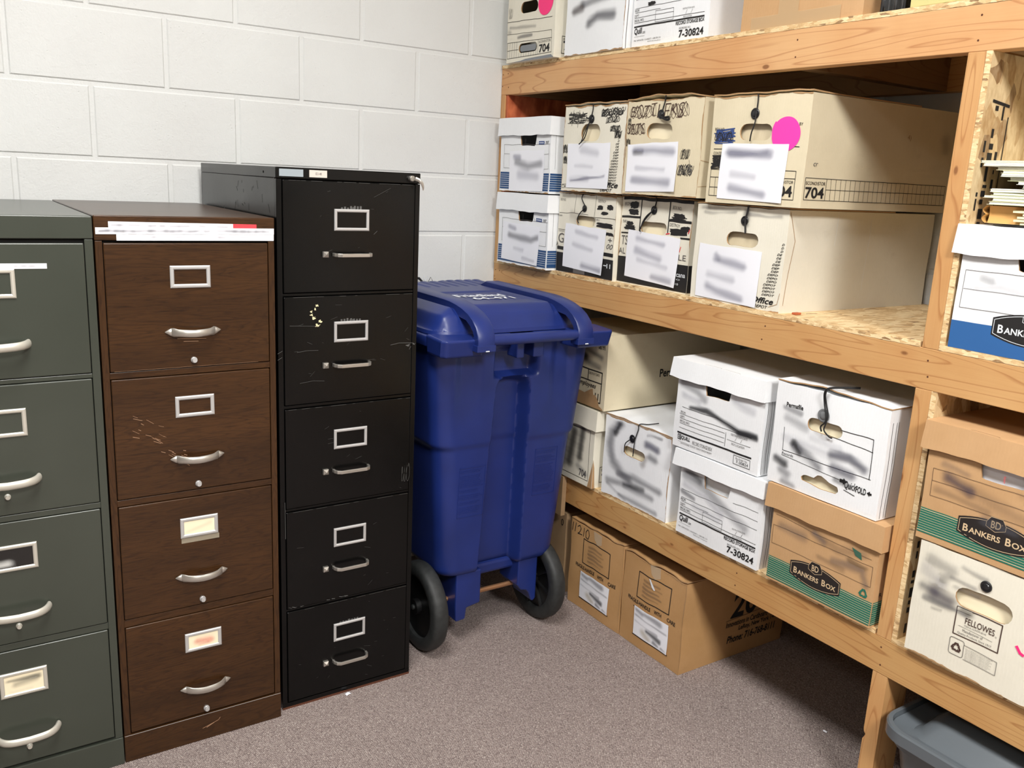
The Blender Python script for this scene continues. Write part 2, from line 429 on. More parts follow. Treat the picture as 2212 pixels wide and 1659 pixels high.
def smear(M, u0, v0, u1, v1, strokes, name, parent, off=0.0016, nu=60, nv=48, seed=1):
    """strokes: (points, half width, strength, (r,g,b)) ; soft edged smudged ink"""
    U = np.linspace(u0, u1, nu + 1); V = np.linspace(v0, v1, nv + 1)
    uu, vv = np.meshgrid(U, V); A = np.zeros_like(uu); C = np.zeros(uu.shape + (3,))
    rs = np.random.RandomState(seed)
    wob = .0011 * (np.sin(uu * 47 + seed) + np.sin(vv * 160 + uu * 30 + seed * 2)) + .0007 * np.sin(vv * 420 + uu * 25)
    for pts, hw, st, c in strokes:
        d = np.full_like(uu, 9.0)
        for (a, b), (e, f) in zip(pts[:-1], pts[1:]):
            L2 = (e - a) ** 2 + (f - b) ** 2 + 1e-12
            t = np.clip(((uu - a) * (e - a) + (vv - b) * (f - b)) / L2, 0, 1)
            d = np.minimum(d, np.hypot(uu - a - t * (e - a), vv - b - t * (f - b)))
        hw = hw * 1.35; al = np.clip(1 - (d + wob) / hw, 0, 1); al = al * al * (3 - 2 * al) * st * .8
        for k in range(3): C[..., k] = np.where(al > A, c[k], C[..., k])
        A = A + al * (1 - A)
    edge = np.minimum(np.minimum(uu - u0, u1 - uu), np.minimum(vv - v0, v1 - vv)) / .008
    A *= np.clip(edge, 0, 1)
    mb = MB(); mb.grid(lambda a, b: M(u0 + a * (u1 - u0), v0 + b * (v1 - v0), off), nu, nv, 'smear')
    o = mb.build(name, parent)
    at = o.data.color_attributes.new('ink', 'FLOAT_COLOR', 'POINT')
    buf = np.ones((uu.size, 4)); buf[:, :3] = C.reshape(-1, 3); buf[:, 3] = A.reshape(-1)
    at.data.foreach_set('color', buf.reshape(-1).astype(np.float32))
    return o
INK = (.012, .012, .016); GREY = (.10, .10, .12); LAV = (.19, .19, .27); PALE = (.36, .36, .42); BRN = (.16, .11, .08)

# ------------------------------------------------------------------ boxes
def hole_stadium(cx, cy, w, h):
    r = h / 2; p = []
    for i in range(9): a = -PI / 2 + PI * i / 8; p.append((cx + w / 2 - r + r * math.cos(a), cy + r * math.sin(a)))
    for i in range(9): a = PI / 2 + PI * i / 8; p.append((cx - w / 2 + r + r * math.cos(a), cy + r * math.sin(a)))
    return p
def ray_poly(c, d, poly):
    best = None
    for (x1, y1), (x2, y2) in zip(poly, poly[1:] + poly[:1]):
        ex, ey = x2 - x1, y2 - y1; den = d[0] * ey - d[1] * ex
        if abs(den) < 1e-12: continue
        t = ((x1 - c[0]) * ey - (y1 - c[1]) * ex) / den; s_ = ((x1 - c[0]) * d[1] - (y1 - c[1]) * d[0]) / den
        if t > 0 and -1e-6 <= s_ <= 1 + 1e-6 and (best is None or t < best): best = t
    return best or 0.01

class Box:
    """carton; local frame: X across the front, Y into the depth, Z up, origin front bottom centre"""
    def __init__(s, name, label, cat, X, yL, z, w, h, d, mat, group=None, rot=0.0, seed=1, bulge=.002, amp=.0008, holes=(), holem='hollow', bottom_sag=.0015, cell=None):
        s.w, s.h, s.d, s.seed, s.bulge, s.amp = w, h, d, seed, bulge, amp
        s.root = thing(name, label, cat, (X, yL - w / 2, z), -PI / 2 + rot, group)
        s.mat = mat; s.body(mat, holes, holem)
    def D(s, x, y, z):
        """gentle warp shared by the board and everything printed or stuck on it"""
        w, h, d, q, a = s.w, s.h, s.d, s.seed, s.amp
        fx = math.sin(PI * min(max(x / w + .5, 0), 1)); fz = math.sin(PI * min(max(z / h, 0), 1)); fy = math.sin(PI * min(max(y / d, 0), 1))
        dx = a * math.sin(z * 31 + q) * (1 if abs(x) > w * .3 else .5) + (1 if x > 0 else -1) * s.bulge * .4 * fz * fy * min(1, abs(x) / (w / 2)) ** 6
        dy = a * math.sin(x * 27 + q * 2.1) * .6 - s.bulge * fx * fz * (1 if y < d / 2 else -1) * (1 - min(1, min(y, d - y) / .03) if y < d else 1)
        dz = a * (math.sin(x * 43 + q * 1.7) + .6 * math.sin(x * 97 + q)) * (z / h)
        return (x + dx, y + dy, z + dz)
    def F(s, u, v, off):
        p = s.D(u - s.w / 2, 0, v); return (p[0], p[1] - off, p[2])
    def R(s, u, v, off):
        p = s.D(s.w / 2, u, v); return (p[0] + off, p[1], p[2])
    def T(s, u, v, off):
        p = s.D(u - s.w / 2, v, s.h); return (p[0], p[1], p[2] + off)
    def body(s, mat, holes, holem):
        mb = MB(); w, h, d = s.w, s.h, s.d
        hs = sorted(holes, key=lambda q: -q[1])
        cuts = [h] + [(hs[i][1] + hs[i + 1][1]) / 2 for i in range(len(hs) - 1)] + [0] if hs else [h, 0]
        th = .004
        for i in range(len(cuts) - 1):
            z1, z0 = cuts[i], cuts[i + 1]
            if not hs:
                mb.grid(lambda a, b: s.F(a * w, z0 + b * (z1 - z0), 0), 20, 12, mat, True); continue
            cx, cy, pl = hs[i]
            per = []
            nA, nB = 20, 10
            for k in range(nA): per.append((w * k / nA, z0))
            for k in range(nB): per.append((w, z0 + (z1 - z0) * k / nB))
            for k in range(nA): per.append((w - w * k / nA, z1))
            for k in range(nB): per.append((0, z1 - (z1 - z0) * k / nB))
            N = len(per); rings = 6; vs = []
            for rr in range(rings + 1):
                for (a, b) in per:
                    dx, dy = a - cx, b - cy; L = math.hypot(dx, dy); t = ray_poly((cx, cy), (dx / L, dy / L), pl)
                    hx, hy = cx + dx / L * t, cy + dy / L * t; f = rr / rings
                    vs.append(s.F(hx + (a - hx) * f, hy + (b - hy) * f, 0))
            fs = [(r_ * N + k, r_ * N + (k + 1) % N, (r_ + 1) * N + (k + 1) % N, (r_ + 1) * N + k) for r_ in range(rings) for k in range(N)]
            mb.add(vs, [tuple(reversed(f)) for f in fs], mat, True)
            inner = vs[:N]; mb.add(inner + [(p[0], p[1] + th, p[2]) for p in inner], [(k, (k + 1) % N, N + (k + 1) % N, N + k) for k in range(N)], 'edge_kraft')
        g = 14
        mb.grid(lambda a, b: s.D(w / 2, a * d, b * h), g, 8, mat)
        mb.grid(lambda a, b: s.D(-w / 2, (1 - a) * d, b * h), g, 8, mat)
        mb.grid(lambda a, b: s.D((a - .5) * w, d, b * h)[:3], 8, 8, mat)
        mb.grid(lambda a, b: s.D((a - .5) * w, b * d, h), 20, g, mat)
        mb.grid(lambda a, b: s.D((a - .5) * w, b * d, 0), 20, g, mat)
        s.bodyo = mb.build('box_body', s.root)
        for (cx, cy, pl) in hs:
            if holem == 'hollow': continue
            xs = [p[0] for p in pl]; zs = [p[1] for p in pl]
            fl = MB()
            fl.grid(lambda a, b: s.F(min(xs) - .01 + a * (max(xs) - min(xs) + .02), min(zs) - .01 + b * (max(zs) - min(zs) + .02), -.011 - .006 * b), 6, 4, holem)
            fl.build('handle_flap', s.root)
    def top_flap(s, mat, lift=0.003, over=.002, notch=False, lf=None):
        mb = MB(); w, h, d = s.w, s.h, s.d
        lf = lf or (lambda a: 1.0)
        def up(a, b): 
            p = s.D((a - .5) * (w + .002), -over + b * (d * .7), h); return (p[0], p[1], p[2] + .0006 + .0035 + lift * lf(a) * max(0, 1 - b * 4) ** 1.5)
        def dn(a, b):
            p = up(a, b); return (p[0], p[1], p[2] - .0032)
        mb.grid(up, 24, 12, mat); mb.grid(lambda a, b: dn(1 - a, b), 24, 12, mat)
        mb.grid(lambda a, b: up(a, 0) if b > .5 else dn(a, 0), 24, 1, 'edge_kraft', False)
        mb.grid(lambda a, b: up(1, a) if b > .5 else dn(1, a), 12, 1, 'edge_kraft', False)
        mb.grid(lambda a, b: up(0, 1 - a) if b > .5 else dn(0, 1 - a), 12, 1, 'edge_kraft', False)
        mb.build('top_flap', s.root)
    def lid(s, mat, skirt=.06, x0=-.005, x1=None, top=None, flare=.004, slots=True, dy=0, edge='edge_kraft'):
        """x0..x1 in u (across front), top height of lid"""
        w = s.w; x1 = w + .005 if x1 is None else x1; top = s.h + .005 if top is None else top; d = s.d
        mb = MB(); q = s.seed
        def P(u, y, z):
            r = (top - z) / skirt
            cx = (x0 + x1) / 2; sg = 1 if u > cx else -1
            fl = flare * r * abs(u - cx) / ((x1 - x0) / 2)
            yy = y - (flare * r if y < .1 else 0)
            return (u - w / 2 + sg * fl * .6, yy + dy + .0006 * math.sin(u * 40 + q), z + .0012 * math.sin(u * 33 + q) * (1 if r > .5 else .4) + .0008 * math.sin(u * 90 + q) * r)
        z0 = top - skirt; fy = -.007; by = d + .006; W = x1 - x0
        mb.grid(lambda a, b: P(x0 + a * W, fy, z0 + b * skirt), 24, 5, mat, False)
        mb.grid(lambda a, b: P(x1, fy + a * (by - fy), z0 + b * skirt), 12, 4, mat, False)
        mb.grid(lambda a, b: P(x0, by - a * (by - fy), z0 + b * skirt), 12, 4, mat, False)
        mb.grid(lambda a, b: P(x1 - a * W, by, z0 + b * skirt), 12, 4, mat, False)
        mb.grid(lambda a, b: P(x0 + a * W, fy + b * (by - fy), top), 24, 12, mat, False)
        o = mb.build('lid', s.root, solid=.003)
        s.lidP = P; s.lidg = (x0, x1, top, skirt, fy)
        if slots:
            pr = Print(lambda u, v, o_: tuple(np.add(P(x0 + u, fy + v, top), (0, 0, o_))), .0006)
            for c in ((.22, .34) if slots == 2 else (.28,)):
                a = c * W / .62 if slots == 2 else c * W
                pr.line([(a, .004), (a + .004, .008), (a + .055, .008), (a + .06, .004)], .0009, 'brown_mark')
            pr.build('lid_slot', s.root)
        return o
    def sheet(s, u0, v0, u1, v1, tilt=0.0, curl=.004, name='label_sheet', strokes=None, seed=1, mat='paper'):
        cx, cy = (u0 + u1) / 2, (v0 + v1) / 2; ct, st = math.cos(tilt), math.sin(tilt)
        def M(u, v, off):
            a = (u - u0) / (u1 - u0); b = (v - v0) / (v1 - v0)
            uu = cx + (u - cx) * ct - (v - cy) * st; vv = cy + (u - cx) * st + (v - cy) * ct
            c = curl * max(0, a - .55) ** 2 * max(0, .6 - b) * 8 + .0008
            return s.F(uu, vv, off + .0012 + c)
        mb = MB(); mb.grid(lambda a, b: M(u0 + a * (u1 - u0), v0 + b * (v1 - v0), 0), 12, 12, mat)
        o = mb.build(name, s.root)
        if strokes:
            W, H = u1 - u0, v1 - v0
            sk = [([(u0 + a * W, v0 + b * H) for a, b in pts], hw, st_, c) for pts, hw, st_, c in strokes]
            smear(M, u0 + .001, v0 + .001, u1 - .001, v1 - .001, sk, 'blurred_writing', o, off=.0006, nu=48, nv=36, seed=seed)
        return o
    def button(s, u, v, r=.0105, mat='black_plastic', string=None, hole_end=None):
        mb = MB(); p = s.F(u, v, 0)
        mb.lathe([(r, 0), (r, .0016), (r * .86, .0028), (r * .62, .0022), (r * .5, .0040), (r * .2, .0048), (.0003, .0048)], (p[0], p[1] - .0012, p[2]), (0, -1, 0), mat, 28)
        mb.build('button', s.root)
        if string:
            mb = MB(); 
            for path, rr in string:
                pts = []
                # smooth by catmull
                P = [s.F(a, b, o_) for a, b, o_ in path]
                for i in range(len(P) - 1):
                    p0 = P[max(i - 1, 0)]; p1 = P[i]; p2 = P[i + 1]; p3 = P[min(i + 2, len(P) - 1)]
                    for k in range(5):
                        t = k / 5
                        pts.append(tuple(.5 * (2 * p1[j] + (p2[j] - p0[j]) * t + (2 * p0[j] - 5 * p1[j] + 4 * p2[j] - p3[j]) * t * t + (3 * p1[j] - p0[j] - 3 * p2[j] + p3[j]) * t ** 3) for j in range(3)))
                pts.append(P[-1]); mb.tube(pts, rr, 'cord', 6)
            mb.build('tie_string', s.root)

def P_front(b): return Print(b.F)
def depot(pr, pts_left, uR, vtop, step, n, m='ink'):
    """rows of the word growing to the right aligned edge"""
    word = 'DEPOT'
    for i in range(n):
        k = min(5, 1 + i // 3) if n > 12 else min(5, 1 + i // 2)
        st = word[:k]; hgt = step * .62; v = vtop - i * step
        u1 = uR - (i * (pts_left[1])); wd = .0082 * k
        pr.text(st, u1 - wd, v, u1, v + hgt, m, bold=.014, shear=.35)

def bankers(pr, cx, cy, w, h, plate='logo_black', line='tan_line', clip=None):
    def shape(k):
        hw = w / 2 - k; p = []
        for i in range(13):
            a = -1 + 2 * i / 12; p.append((cx + a * hw, cy + (h * .27 + h * .23 * (1 - a * a)) - k))
        for i in range(13):
            a = 1 - 2 * i / 12; p.append((cx + a * hw, cy - (h * .27 + h * .23 * (1 - a * a)) + k))
        return p
    pr.poly(shape(0), plate)
    sh = shape(.0035); pr.line(sh + [sh[0]], .0011, line)
    e = [(cx - .02, cy + h * .42), (cx - .012, cy + h * .62), (cx + .012, cy + h * .62), (cx + .02, cy + h * .42), (cx + .02, cy + h * .26), (cx, cy + h * .14), (cx - .02, cy + h * .26)]
    pr.poly(e, plate); pr.line(e + [e[0]], .0009, line)
    pr.text('BD', cx - .010, cy + h * .25, cx + .010, cy + h * .5, line, .01)
    L = w * .84; x = cx - L / 2; hb = h * .26
    pr.text('B', x, cy - h * .18, x + L * .085, cy - h * .18 + hb, line, .02)
    pr.text('ANKERS', x + L * .10, cy - h * .18, x + L * .60, cy - h * .18 + hb * .78, line, .02)
    pr.text('B', x + L * .68, cy - h * .18, x + L * .765, cy - h * .18 + hb, line, .02)
    pr.text('OX', x + L * .78, cy - h * .18, x + L, cy - h * .18 + hb * .78, line, .02)

def recycle(pr, cx, cy, r, m):
    for k in range(3):
        a0 = PI / 2 + k * 2 * PI / 3
        def rot(p):
            return (cx + p[0] * math.cos(a0 - PI / 2) - p[1] * math.sin(a0 - PI / 2), cy + p[0] * math.sin(a0 - PI / 2) + p[1] * math.cos(a0 - PI / 2))
        pr.poly([rot(p) for p in [(-r * .55, r * .25), (-r * .25, r * .8), (r * .18, r * .8), (r * .05, r * .5), (-r * .1, r * .45), (-r * .25, r * .12)]], m)
        pr.poly([rot(p) for p in [(r * .22, r * .9), (r * .62, r * .28), (r * .02, r * .32)]], m)
        pr.poly([rot(p) for p in [(r * .1, r * .75), (r * .3, r * .8), (r * .42, r * .55), (r * .2, r * .42)]], m)

# ------------------------------------------------------------------ room
XS = 1.3447                     # shelf front plane
WR = 2.0                        # right wall
C8 = 0.2032; C16 = 0.4064; ZA = 1.8442; X0 = 0.8042
def block_wall(name, M, a0, a1, ztop, off, flip=False, mat='block'):
    """M(a, z, n): a along the wall, n outwards"""
    mb = MB(); j = .0055; dp = .0032; ch = .0035
    z = ZA - 10 * C8; k = -10
    mb.grid(lambda a, b: M(a0 + a * (a1 - a0), b * ztop, -dp), 1, 1, mat, False)
    while z < ztop:
        par = 0.0 if k % 2 == 0 else .5
        n0 = math.floor((a0 - off) / C16) - 1; n = n0
        while off + (n + par) * C16 < a1:
            xa = max(off + (n + par) * C16 + j, a0); xb = min(off + (n + par + 1) * C16 - j, a1)
            za = max(z + j, 0); zb = min(z + C8 - j, ztop)
            if xb - xa > .01 and zb - za > .01:
                o = [(xa, za), (xb, za), (xb, zb), (xa, zb)]; i_ = [(xa + ch, za + ch), (xb - ch, za + ch), (xb - ch, zb - ch), (xa + ch, zb - ch)]
                vs = [M(p[0], p[1], -dp) for p in o] + [M(p[0], p[1], 0) for p in i_]
                fs = [(4, 5, 6, 7)] + [(q, (q + 1) % 4, 4 + (q + 1) % 4, 4 + q) for q in range(4)]
                if flip: fs = [tuple(reversed(f)) for f in fs]
                mb.add(vs, fs, mat)
            n += 1
        z += C8; k += 1
    return struct(mb.build(name))
XL, YB = -3.2, -5.2
block_wall('wall_back', lambda a, z, n: (a, -n, z), XL, WR, CEIL, X0)
block_wall('wall_right', lambda a, z, n: (WR - n, -a, z), 0, -YB, CEIL, .1)
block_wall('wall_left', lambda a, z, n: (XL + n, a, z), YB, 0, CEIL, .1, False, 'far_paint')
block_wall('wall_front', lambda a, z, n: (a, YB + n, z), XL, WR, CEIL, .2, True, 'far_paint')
mb = MB(); mb.add([(XL, YB, 0), (WR, YB, 0), (WR, 0, 0), (XL, 0, 0)], [(0, 1, 2, 3)], 'carpet'); struct(mb.build('floor'))
mb = MB(); mb.add([(XL, YB, CEIL), (WR, YB, CEIL), (WR, 0, CEIL), (XL, 0, CEIL)], [(3, 2, 1, 0)], 'ceiling'); struct(mb.build('ceiling'))
for i, (lx, ly) in enumerate(LIGHTS):
    t = thing('ceiling_light', 'recessed ceiling light panel ' + ('in front of the shelves', 'behind the camera', 'beyond the filing cabinets')[i], 'light', (lx, ly, CEIL), 0, 'ceiling lights')
    mb = MB()
    for (a, b, c, d) in ((-.31, -.285, -.61, .61), (.285, .31, -.61, .61), (-.285, .285, -.61, -.585), (-.285, .285, .585, .61)): mb.box(a, b, c, d, -.014, -.001, 'ceiling')
    mb.build('frame', t)
    mb = MB(); mb.box(-.285, .285, -.585, .585, -.010, -.002, 'diffuser'); mb.build('diffuser', t)

# ------------------------------------------------------------------ timber shelving
B1T, B2T, B3T = 1.8176, 1.1285, .4456; BH = .089; OS = .012
YE = -3.6
PY = -1.7406
sh = thing('storage_shelving', 'long pine and particle board shelving unit filled with record boxes', 'shelving', (XS, 0, 0))
sh.location = (0, 0, 0)
def part_box(name, x0, x1, y0, y1, z0, z1, m, bev=.0015):
    mb = MB(); mb.box(x0, x1, y0, y1, z0, z1, m); return mb.build(name, sh, bevel=bev, seg=2)
XB = WR - .012
part_box('front_rail', XS, XS + .038, YE, -.002, B1T - BH, B1T, 'pine_y')
part_box('front_rail', XS, XS + .038, YE, -.002, B2T - BH, B2T, 'pine_y2')
part_box('front_rail', XS, XS + .038, YE, -.002, B3T - BH, B3T, 'pine_y3')
for z in (B1T, B2T, B3T):
    part_box('back_rail', XB - .038, XB, YE, -.002, z - BH, z, 'pine_y3')
for z, ys in ((B1T, (-.02, -1.295, -1.80, -2.6)), (B2T, (-.02, -.85, -1.80, -2.6)), (B3T, (-.02, -.85, -1.80, -2.6))):
    for y in ys:
        part_box('cross_joist', XS + .038, XB - .038, y - .038, y, z - BH, z - .0005, 'pine_x_shade')
# decks (cut around the posts between the tiers)
def deck(z, ya, yb):
    mb = MB(); mb.box(XS + .0008, XB, ya, yb, z, z + OS, 'osb_flat')
    r = random.Random(int(z * 99 - ya * 7))
    n = int((yb - ya) / .012); pts = []
    top = [];
    for i in range(n + 1):
        y = ya + (yb - ya) * i / n; top.append((XS - .0006 + r.uniform(-.0005, .0012), y, z + OS + r.uniform(-.0009, .0004)))
    bot = [(XS - .0006 + r.uniform(-.0004, .001), p[1], z + r.uniform(0, .0008)) for p in top]
    vs = top + bot + [(XS + .004, p[1], z + OS + .0002) for p in top]
    fs = [(i, i + 1, n + 2 + i, n + 1 + i) for i in range(n)] + [(2 * n + 2 + i, 2 * n + 3 + i, i + 1, i) for i in range(n)]
    mb.add(vs, fs, 'osb_edge'); mb.build('shelf_deck', sh)
deck(B1T, YE, -.001); deck(B2T, PY + .004, -.001); deck(B2T, YE, PY - .042); deck(B3T, PY + .004, -.001); deck(B3T, YE, PY - .042)
# posts
Z2, Z3, Z1 = B2T + OS, B3T + OS, B1T + OS
for y in (PY, -2.62):
    part_box('post', XS, XS + .089, y - .038, y, B2T, B1T - BH, 'pine_z')
    part_box('post', XS, XS + .089, y - .038, y, B3T, B2T - BH, 'pine_z')
    part_box('back_post', XB - .089, XB, y - .038, y, B2T, B1T - BH, 'pine_z'); part_box('back_post', XB - .089, XB, y - .038, y, B3T, B2T - BH, 'pine_z')
# lower post with a chipped notch
mb = MB(); y0, y1 = PY - .0435, PY - .0055
prof = [(y1, .3560), (y0, .3560), (y0, 0), (y1, 0), (y1, .175), (y1 - .0035, .181), (y1 - .006, .189), (y1 - .001, .196), (y1, .202)]
n = len(prof)
mb.add([(XS, p[0], p[1]) for p in prof] + [(XS + .089, p[0], p[1]) for p in prof], [tuple(reversed(range(n))), tuple(range(n, 2 * n))] + [(i, (i + 1) % n, n + (i + 1) % n, n + i) for i in range(n)], 'pine_z')
mb.build('post', sh)
part_box('post', XS, XS + .089, -2.66, -2.622, 0, .3560, 'pine_z'); 
for y in (PY - .0055, -2.62): part_box('back_post', XB - .089, XB, y - .038, y, 0, .3560, 'pine_z')
# wall end: narrow stud and reddish board
part_box('post', XS, XS + .05, -.030, -.002, B2T, B1T - BH, 'pine_z')
part_box('post', XS, XS + .05, -.030, -.002, B3T, B2T - BH, 'pine_z'); part_box('post', XS, XS + .05, -.030, -.002, 0, B3T - BH, 'pine_z')
part_box('end_panel', XS + .004, XB - .09, -.043, -.031, Z2, B1T - BH, 'red_osb', .0005)
# divider panels with stamped marking on the face towards the aisle
def divider(z0, z1):
    y = PY - .0385
    part_box('divider_panel', XS + .001, XB - .09, y - .012, y, z0 + .0005, z1, 'osb_side', .0006)
    mb = MB(); mb.box(XS - .0003, XS + .001, y - .012, y, z0, z1, 'osb_edge'); mb.build('panel_edge', sh)
    pr = Print(lambda u, v, o: (XS + u, y - .012 - o, v), .0006)
    H = z1 - z0; r = random.Random(int(z0 * 50) + 3)
    for col, (u, w) in enumerate(((.020, .012), (.040, .017), (.068, .012))):
        v = z1 - .10 - .03 * (col == 0)
        while v > z0 + .02:
            hh = r.uniform(.006, .03)
            if r.random() < .78: pr.rect(u + r.uniform(-.002, .002), v - hh, u + w * r.uniform(.5, 1), v, 'ink', 1)
            v -= hh + r.uniform(.004, .012)
    pr.line([(.094, z1 - .12), (.094, z1 - .30)], .003, 'ink'); pr.line([(.03, z1 - .092), (.09, z1 - .098)], .006, 'ink')
    pr.build('stamped_lettering', sh)
divider(Z2 - OS, B1T - BH); divider(Z3 - OS, B2T - BH)
# nail heads on rails
r = random.Random(5)
for z in (B1T, B2T, B3T):
    for y in (-.012, -.045, PY - .020, -1.31):
        for dz in (.022, .064):
            yy = y + r.uniform(-.004, .004)
            mb = MB(); mb.lathe([(.0021, 0), (.0021, .0004), (.0003, .0004)], (XS - .0001, yy, z - dz + r.uniform(-.005, .005)), (-1, 0, 0), 'rust', 10); mb.build('nail', sh)
mb = MB(); mb.grid(lambda a, b: (XS - .0016 - .0006 * math.sin(a * 9), -.002 - a * .028, 1.578 + b * .05), 6, 6, 'tape')
mb.build('clear_tape', sh)

# ------------------------------------------------------------------ boxes, middle shelf
G_MID = 'record boxes on the middle shelf'; G_LOW = 'record boxes on the lower shelf'; G_TOP = 'record boxes on the top shelf'; G_FLR = 'cartons on the floor'
def notch(cx, v1, w, h): return (cx, v1 - h * .2, [(cx - w / 2 + .008, v1 - h), (cx + w / 2 - .008, v1 - h), (cx + w / 2, v1 + .012), (cx - w / 2, v1 + .012)])
def stad(cx, cy, w, h): return (cx, cy, hole_stadium(cx, cy, w, h))
def edge_wear(b, seed, where=('R', 'B')):
    pr = Print(b.F, .0008); r = random.Random(seed)
    def strip(f, L, wmax):
        n = int(L / .006); a = 0
        top = []; 
        for i in range(n + 1): a = max(0, min(1, a + r.uniform(-.45, .42))); top.append(a * wmax + .0004)
        w = pr.o(); vs = []
        for i in range(n + 1):
            t = L * i / n; vs += [f(t, 0, w), f(t, top[i], w)]
        pr.add(vs, [(2 * i, 2 * i + 2, 2 * i + 3, 2 * i + 1) for i in range(n)], 'edge_kraft')
    if 'B' in where: strip(lambda t, o, w: b.F(t, o, w), b.w, .004)
    if 'T' in where: strip(lambda t, o, w: b.F(t, b.h - o, w), b.w, .004)
    if 'R' in where: strip(lambda t, o, w: b.F(b.w - o, t, w), b.h, .003)
    if 'L' in where: strip(lambda t, o, w: b.F(o, t, w), b.h, .003)
    pr.build('worn_edge', b.root)

def navy_box(z, yL, X, label, hole, seed, u0=.0):
    b = Box('file_box', label, 'box', X, yL, z, .308, .236, .39, 'white_board', G_MID, 0, seed, .0010, .0012, [notch(.175, .186, .10, .030)])
    b.lid('white_board', .060, -.006, .311, .250, .003, 2)
    pr = P_front(b)
    pr.rect(.004, .008, .305, .066, 'navy')
    for i in range(7): pr.line([(.006, .015 + i * .0072), (.305, .015 + i * .0072)], .0012, 'white_line')
    pr.rect(.238, .160, .272, .171, 'navy_mark'); [pr.rect(.241 + i * .004, .1635, .2435 + i * .004, .1675, 'white_line') for i in range(7)]
    pr.text('707', .279, .161, .298, .170, 'ink', .01, .2)
    pr.line([(.222, .178), (.232, .160), (.305, .160)], .0009, 'ink_soft')
    pr.frame(.025, .128, .300, .160, .0009, 'ink_soft'); pr.frame(.025, .080, .300, .128, .0009, 'ink_soft')
    pr.line([(.16, .16), (.16, .178)], .0007, 'ink_soft')
    pr.build('front_print', b.root)
    ps = Print(b.R); ps.rect(.002, .008, .385, .066, 'navy')
    for i in range(7): ps.line([(.002, .015 + i * .0072), (.385, .015 + i * .0072)], .0012, 'white_line')
    ps.line([(.02, .19), (.02, .08)], .0008, 'ink_soft'); ps.build('side_print', b.root)
    edge_wear(b, seed, ('B',))
    return b
LBL = [([(.12, .84), (.75, .80)], .010, .45, LAV), ([(.3, .6), (.75, .52), (.85, .62)], .012, .40, GREY), ([(.2, .33), (.6, .31)], .008, .25, PALE), ([(.35, .12), (.8, .1)], .008, .3, PALE)]
b = navy_box(Z2, -.066, 1.318, 'white navy striped box by the block wall, bottom of its stack', 1, 11)
b.sheet(.030, .012, .262, .145, -.02, .003, strokes=[([(.2, .9), (.35, .86)], .012, .4, LAV), ([(.2, .68), (.8, .62), (.95, .72)], .014, .55, GREY), ([(.35, .35), (.6, .33)], .008, .25, PALE), ([(.6, .12), (.9, .1)], .008, .3, PALE)], seed=3)
b = navy_box(1.395, -.055, 1.320, 'white navy striped box by the block wall, top of its stack', 1, 12)
b.sheet(.066, .004, .276, .140, .02, .002, strokes=[([(.15, .86), (.3, .84)], .012, .45, LAV), ([(.2, .72), (.55, .60), (.9, .68)], .016, .5, GREY), ([(.3, .40), (.8, .36)], .020, .28, LAV)], seed=4)

# B lower: cream box with black base, forms at the top
b = Box('storage_box', 'cream box with black base and thin form lines, beside the lower navy striped box', 'box', 1.352, -.3845, Z2, .298, .260, .61, 'ivory_board', G_MID, 0, 21, .002, .0012, [stad(.150, .176, .098, .034)], 'inner_cream')
pr = P_front(b)
pr.rect(.002, .003, .302, .066, 'ink'); pr.rect(.004, .075, .300, .086, 'ink'); pr.rect(.10, .005, .16, .02, 'ink_soft')
pr.line([(.095, .26), (.088, .198), (.16, .198)], .0012, 'ink_soft'); pr.line([(.197, .26), (.190, .165)], .0012, 'ink_soft'); pr.line([(.004, .196), (.088, .198)], .0012, 'ink_soft'); pr.line([(.193, .190), (.296, .192)], .0012, 'ink')
pr.line([(.004, .142), (.05, .142)], .0012, 'ink_soft')
pr.text('BOX NO.', .008, .236, .038, .244, 'ink_soft'); pr.text('DESTROY', .208, .238, .246, .246, 'ink_soft'); pr.text('FROM', .004, .184, .02, .190, 'ink_soft'); pr.text('THRU', .196, .180, .22, .187, 'ink_soft'); pr.text('CONTENTS', .006, .134, .04, .139, 'ink_soft')
for i, q in enumerate([(.202, .213, .235, .230), (.250, .216, .285, .234), (.222, .200, .262, .212), (.194, .160, .30, .170), (.20, .168, .298, .177), (.24, .138, .30, .150)]): pr.blob(*q, seed=30 + i)
pr.text('G', .008, .098, .040, .130, 'ink_soft'); pr.text('00', .265, .098, .296, .114, 'ink_soft', 0, .3); pr.text('+', .27, .12, .29, .132, 'ink_soft'); pr.text('A', -.002, .086, .010, .1, 'ink')
pr.text('11', .272, .038, .290, .052, 'white_line', .02); pr.rect(.255, .044, .27, .047, 'white_line')
pr.build('front_print', b.root)
b.top_flap('ivory_board', .001)
b.sheet(.043, .017, .256, .160, -.04, .006, strokes=[([(.3, .85), (.8, .80)], .010, .35, PALE), ([(.25, .55), (.7, .5)], .010, .3, PALE), ([(.5, .12), (.95, .08)], .012, .5, LAV)], seed=5)
b.button(.142, .216, .011, 'black_plastic', [([(.134, .262, .004), (.128, .248, .005), (.140, .232, .005), (.150, .222, .005), (.143, .214, .006), (.125, .200, .006), (.116, .182, .008), (.122, .168, .006)], .0017)])
smear(b.F, .06, .15, .30, .262, [([(.075, .190), (.10, .186)], .02, .25, BRN)], 'brown_stain', b.root)
edge_wear(b, 22, ('R', 'B', 'T'))

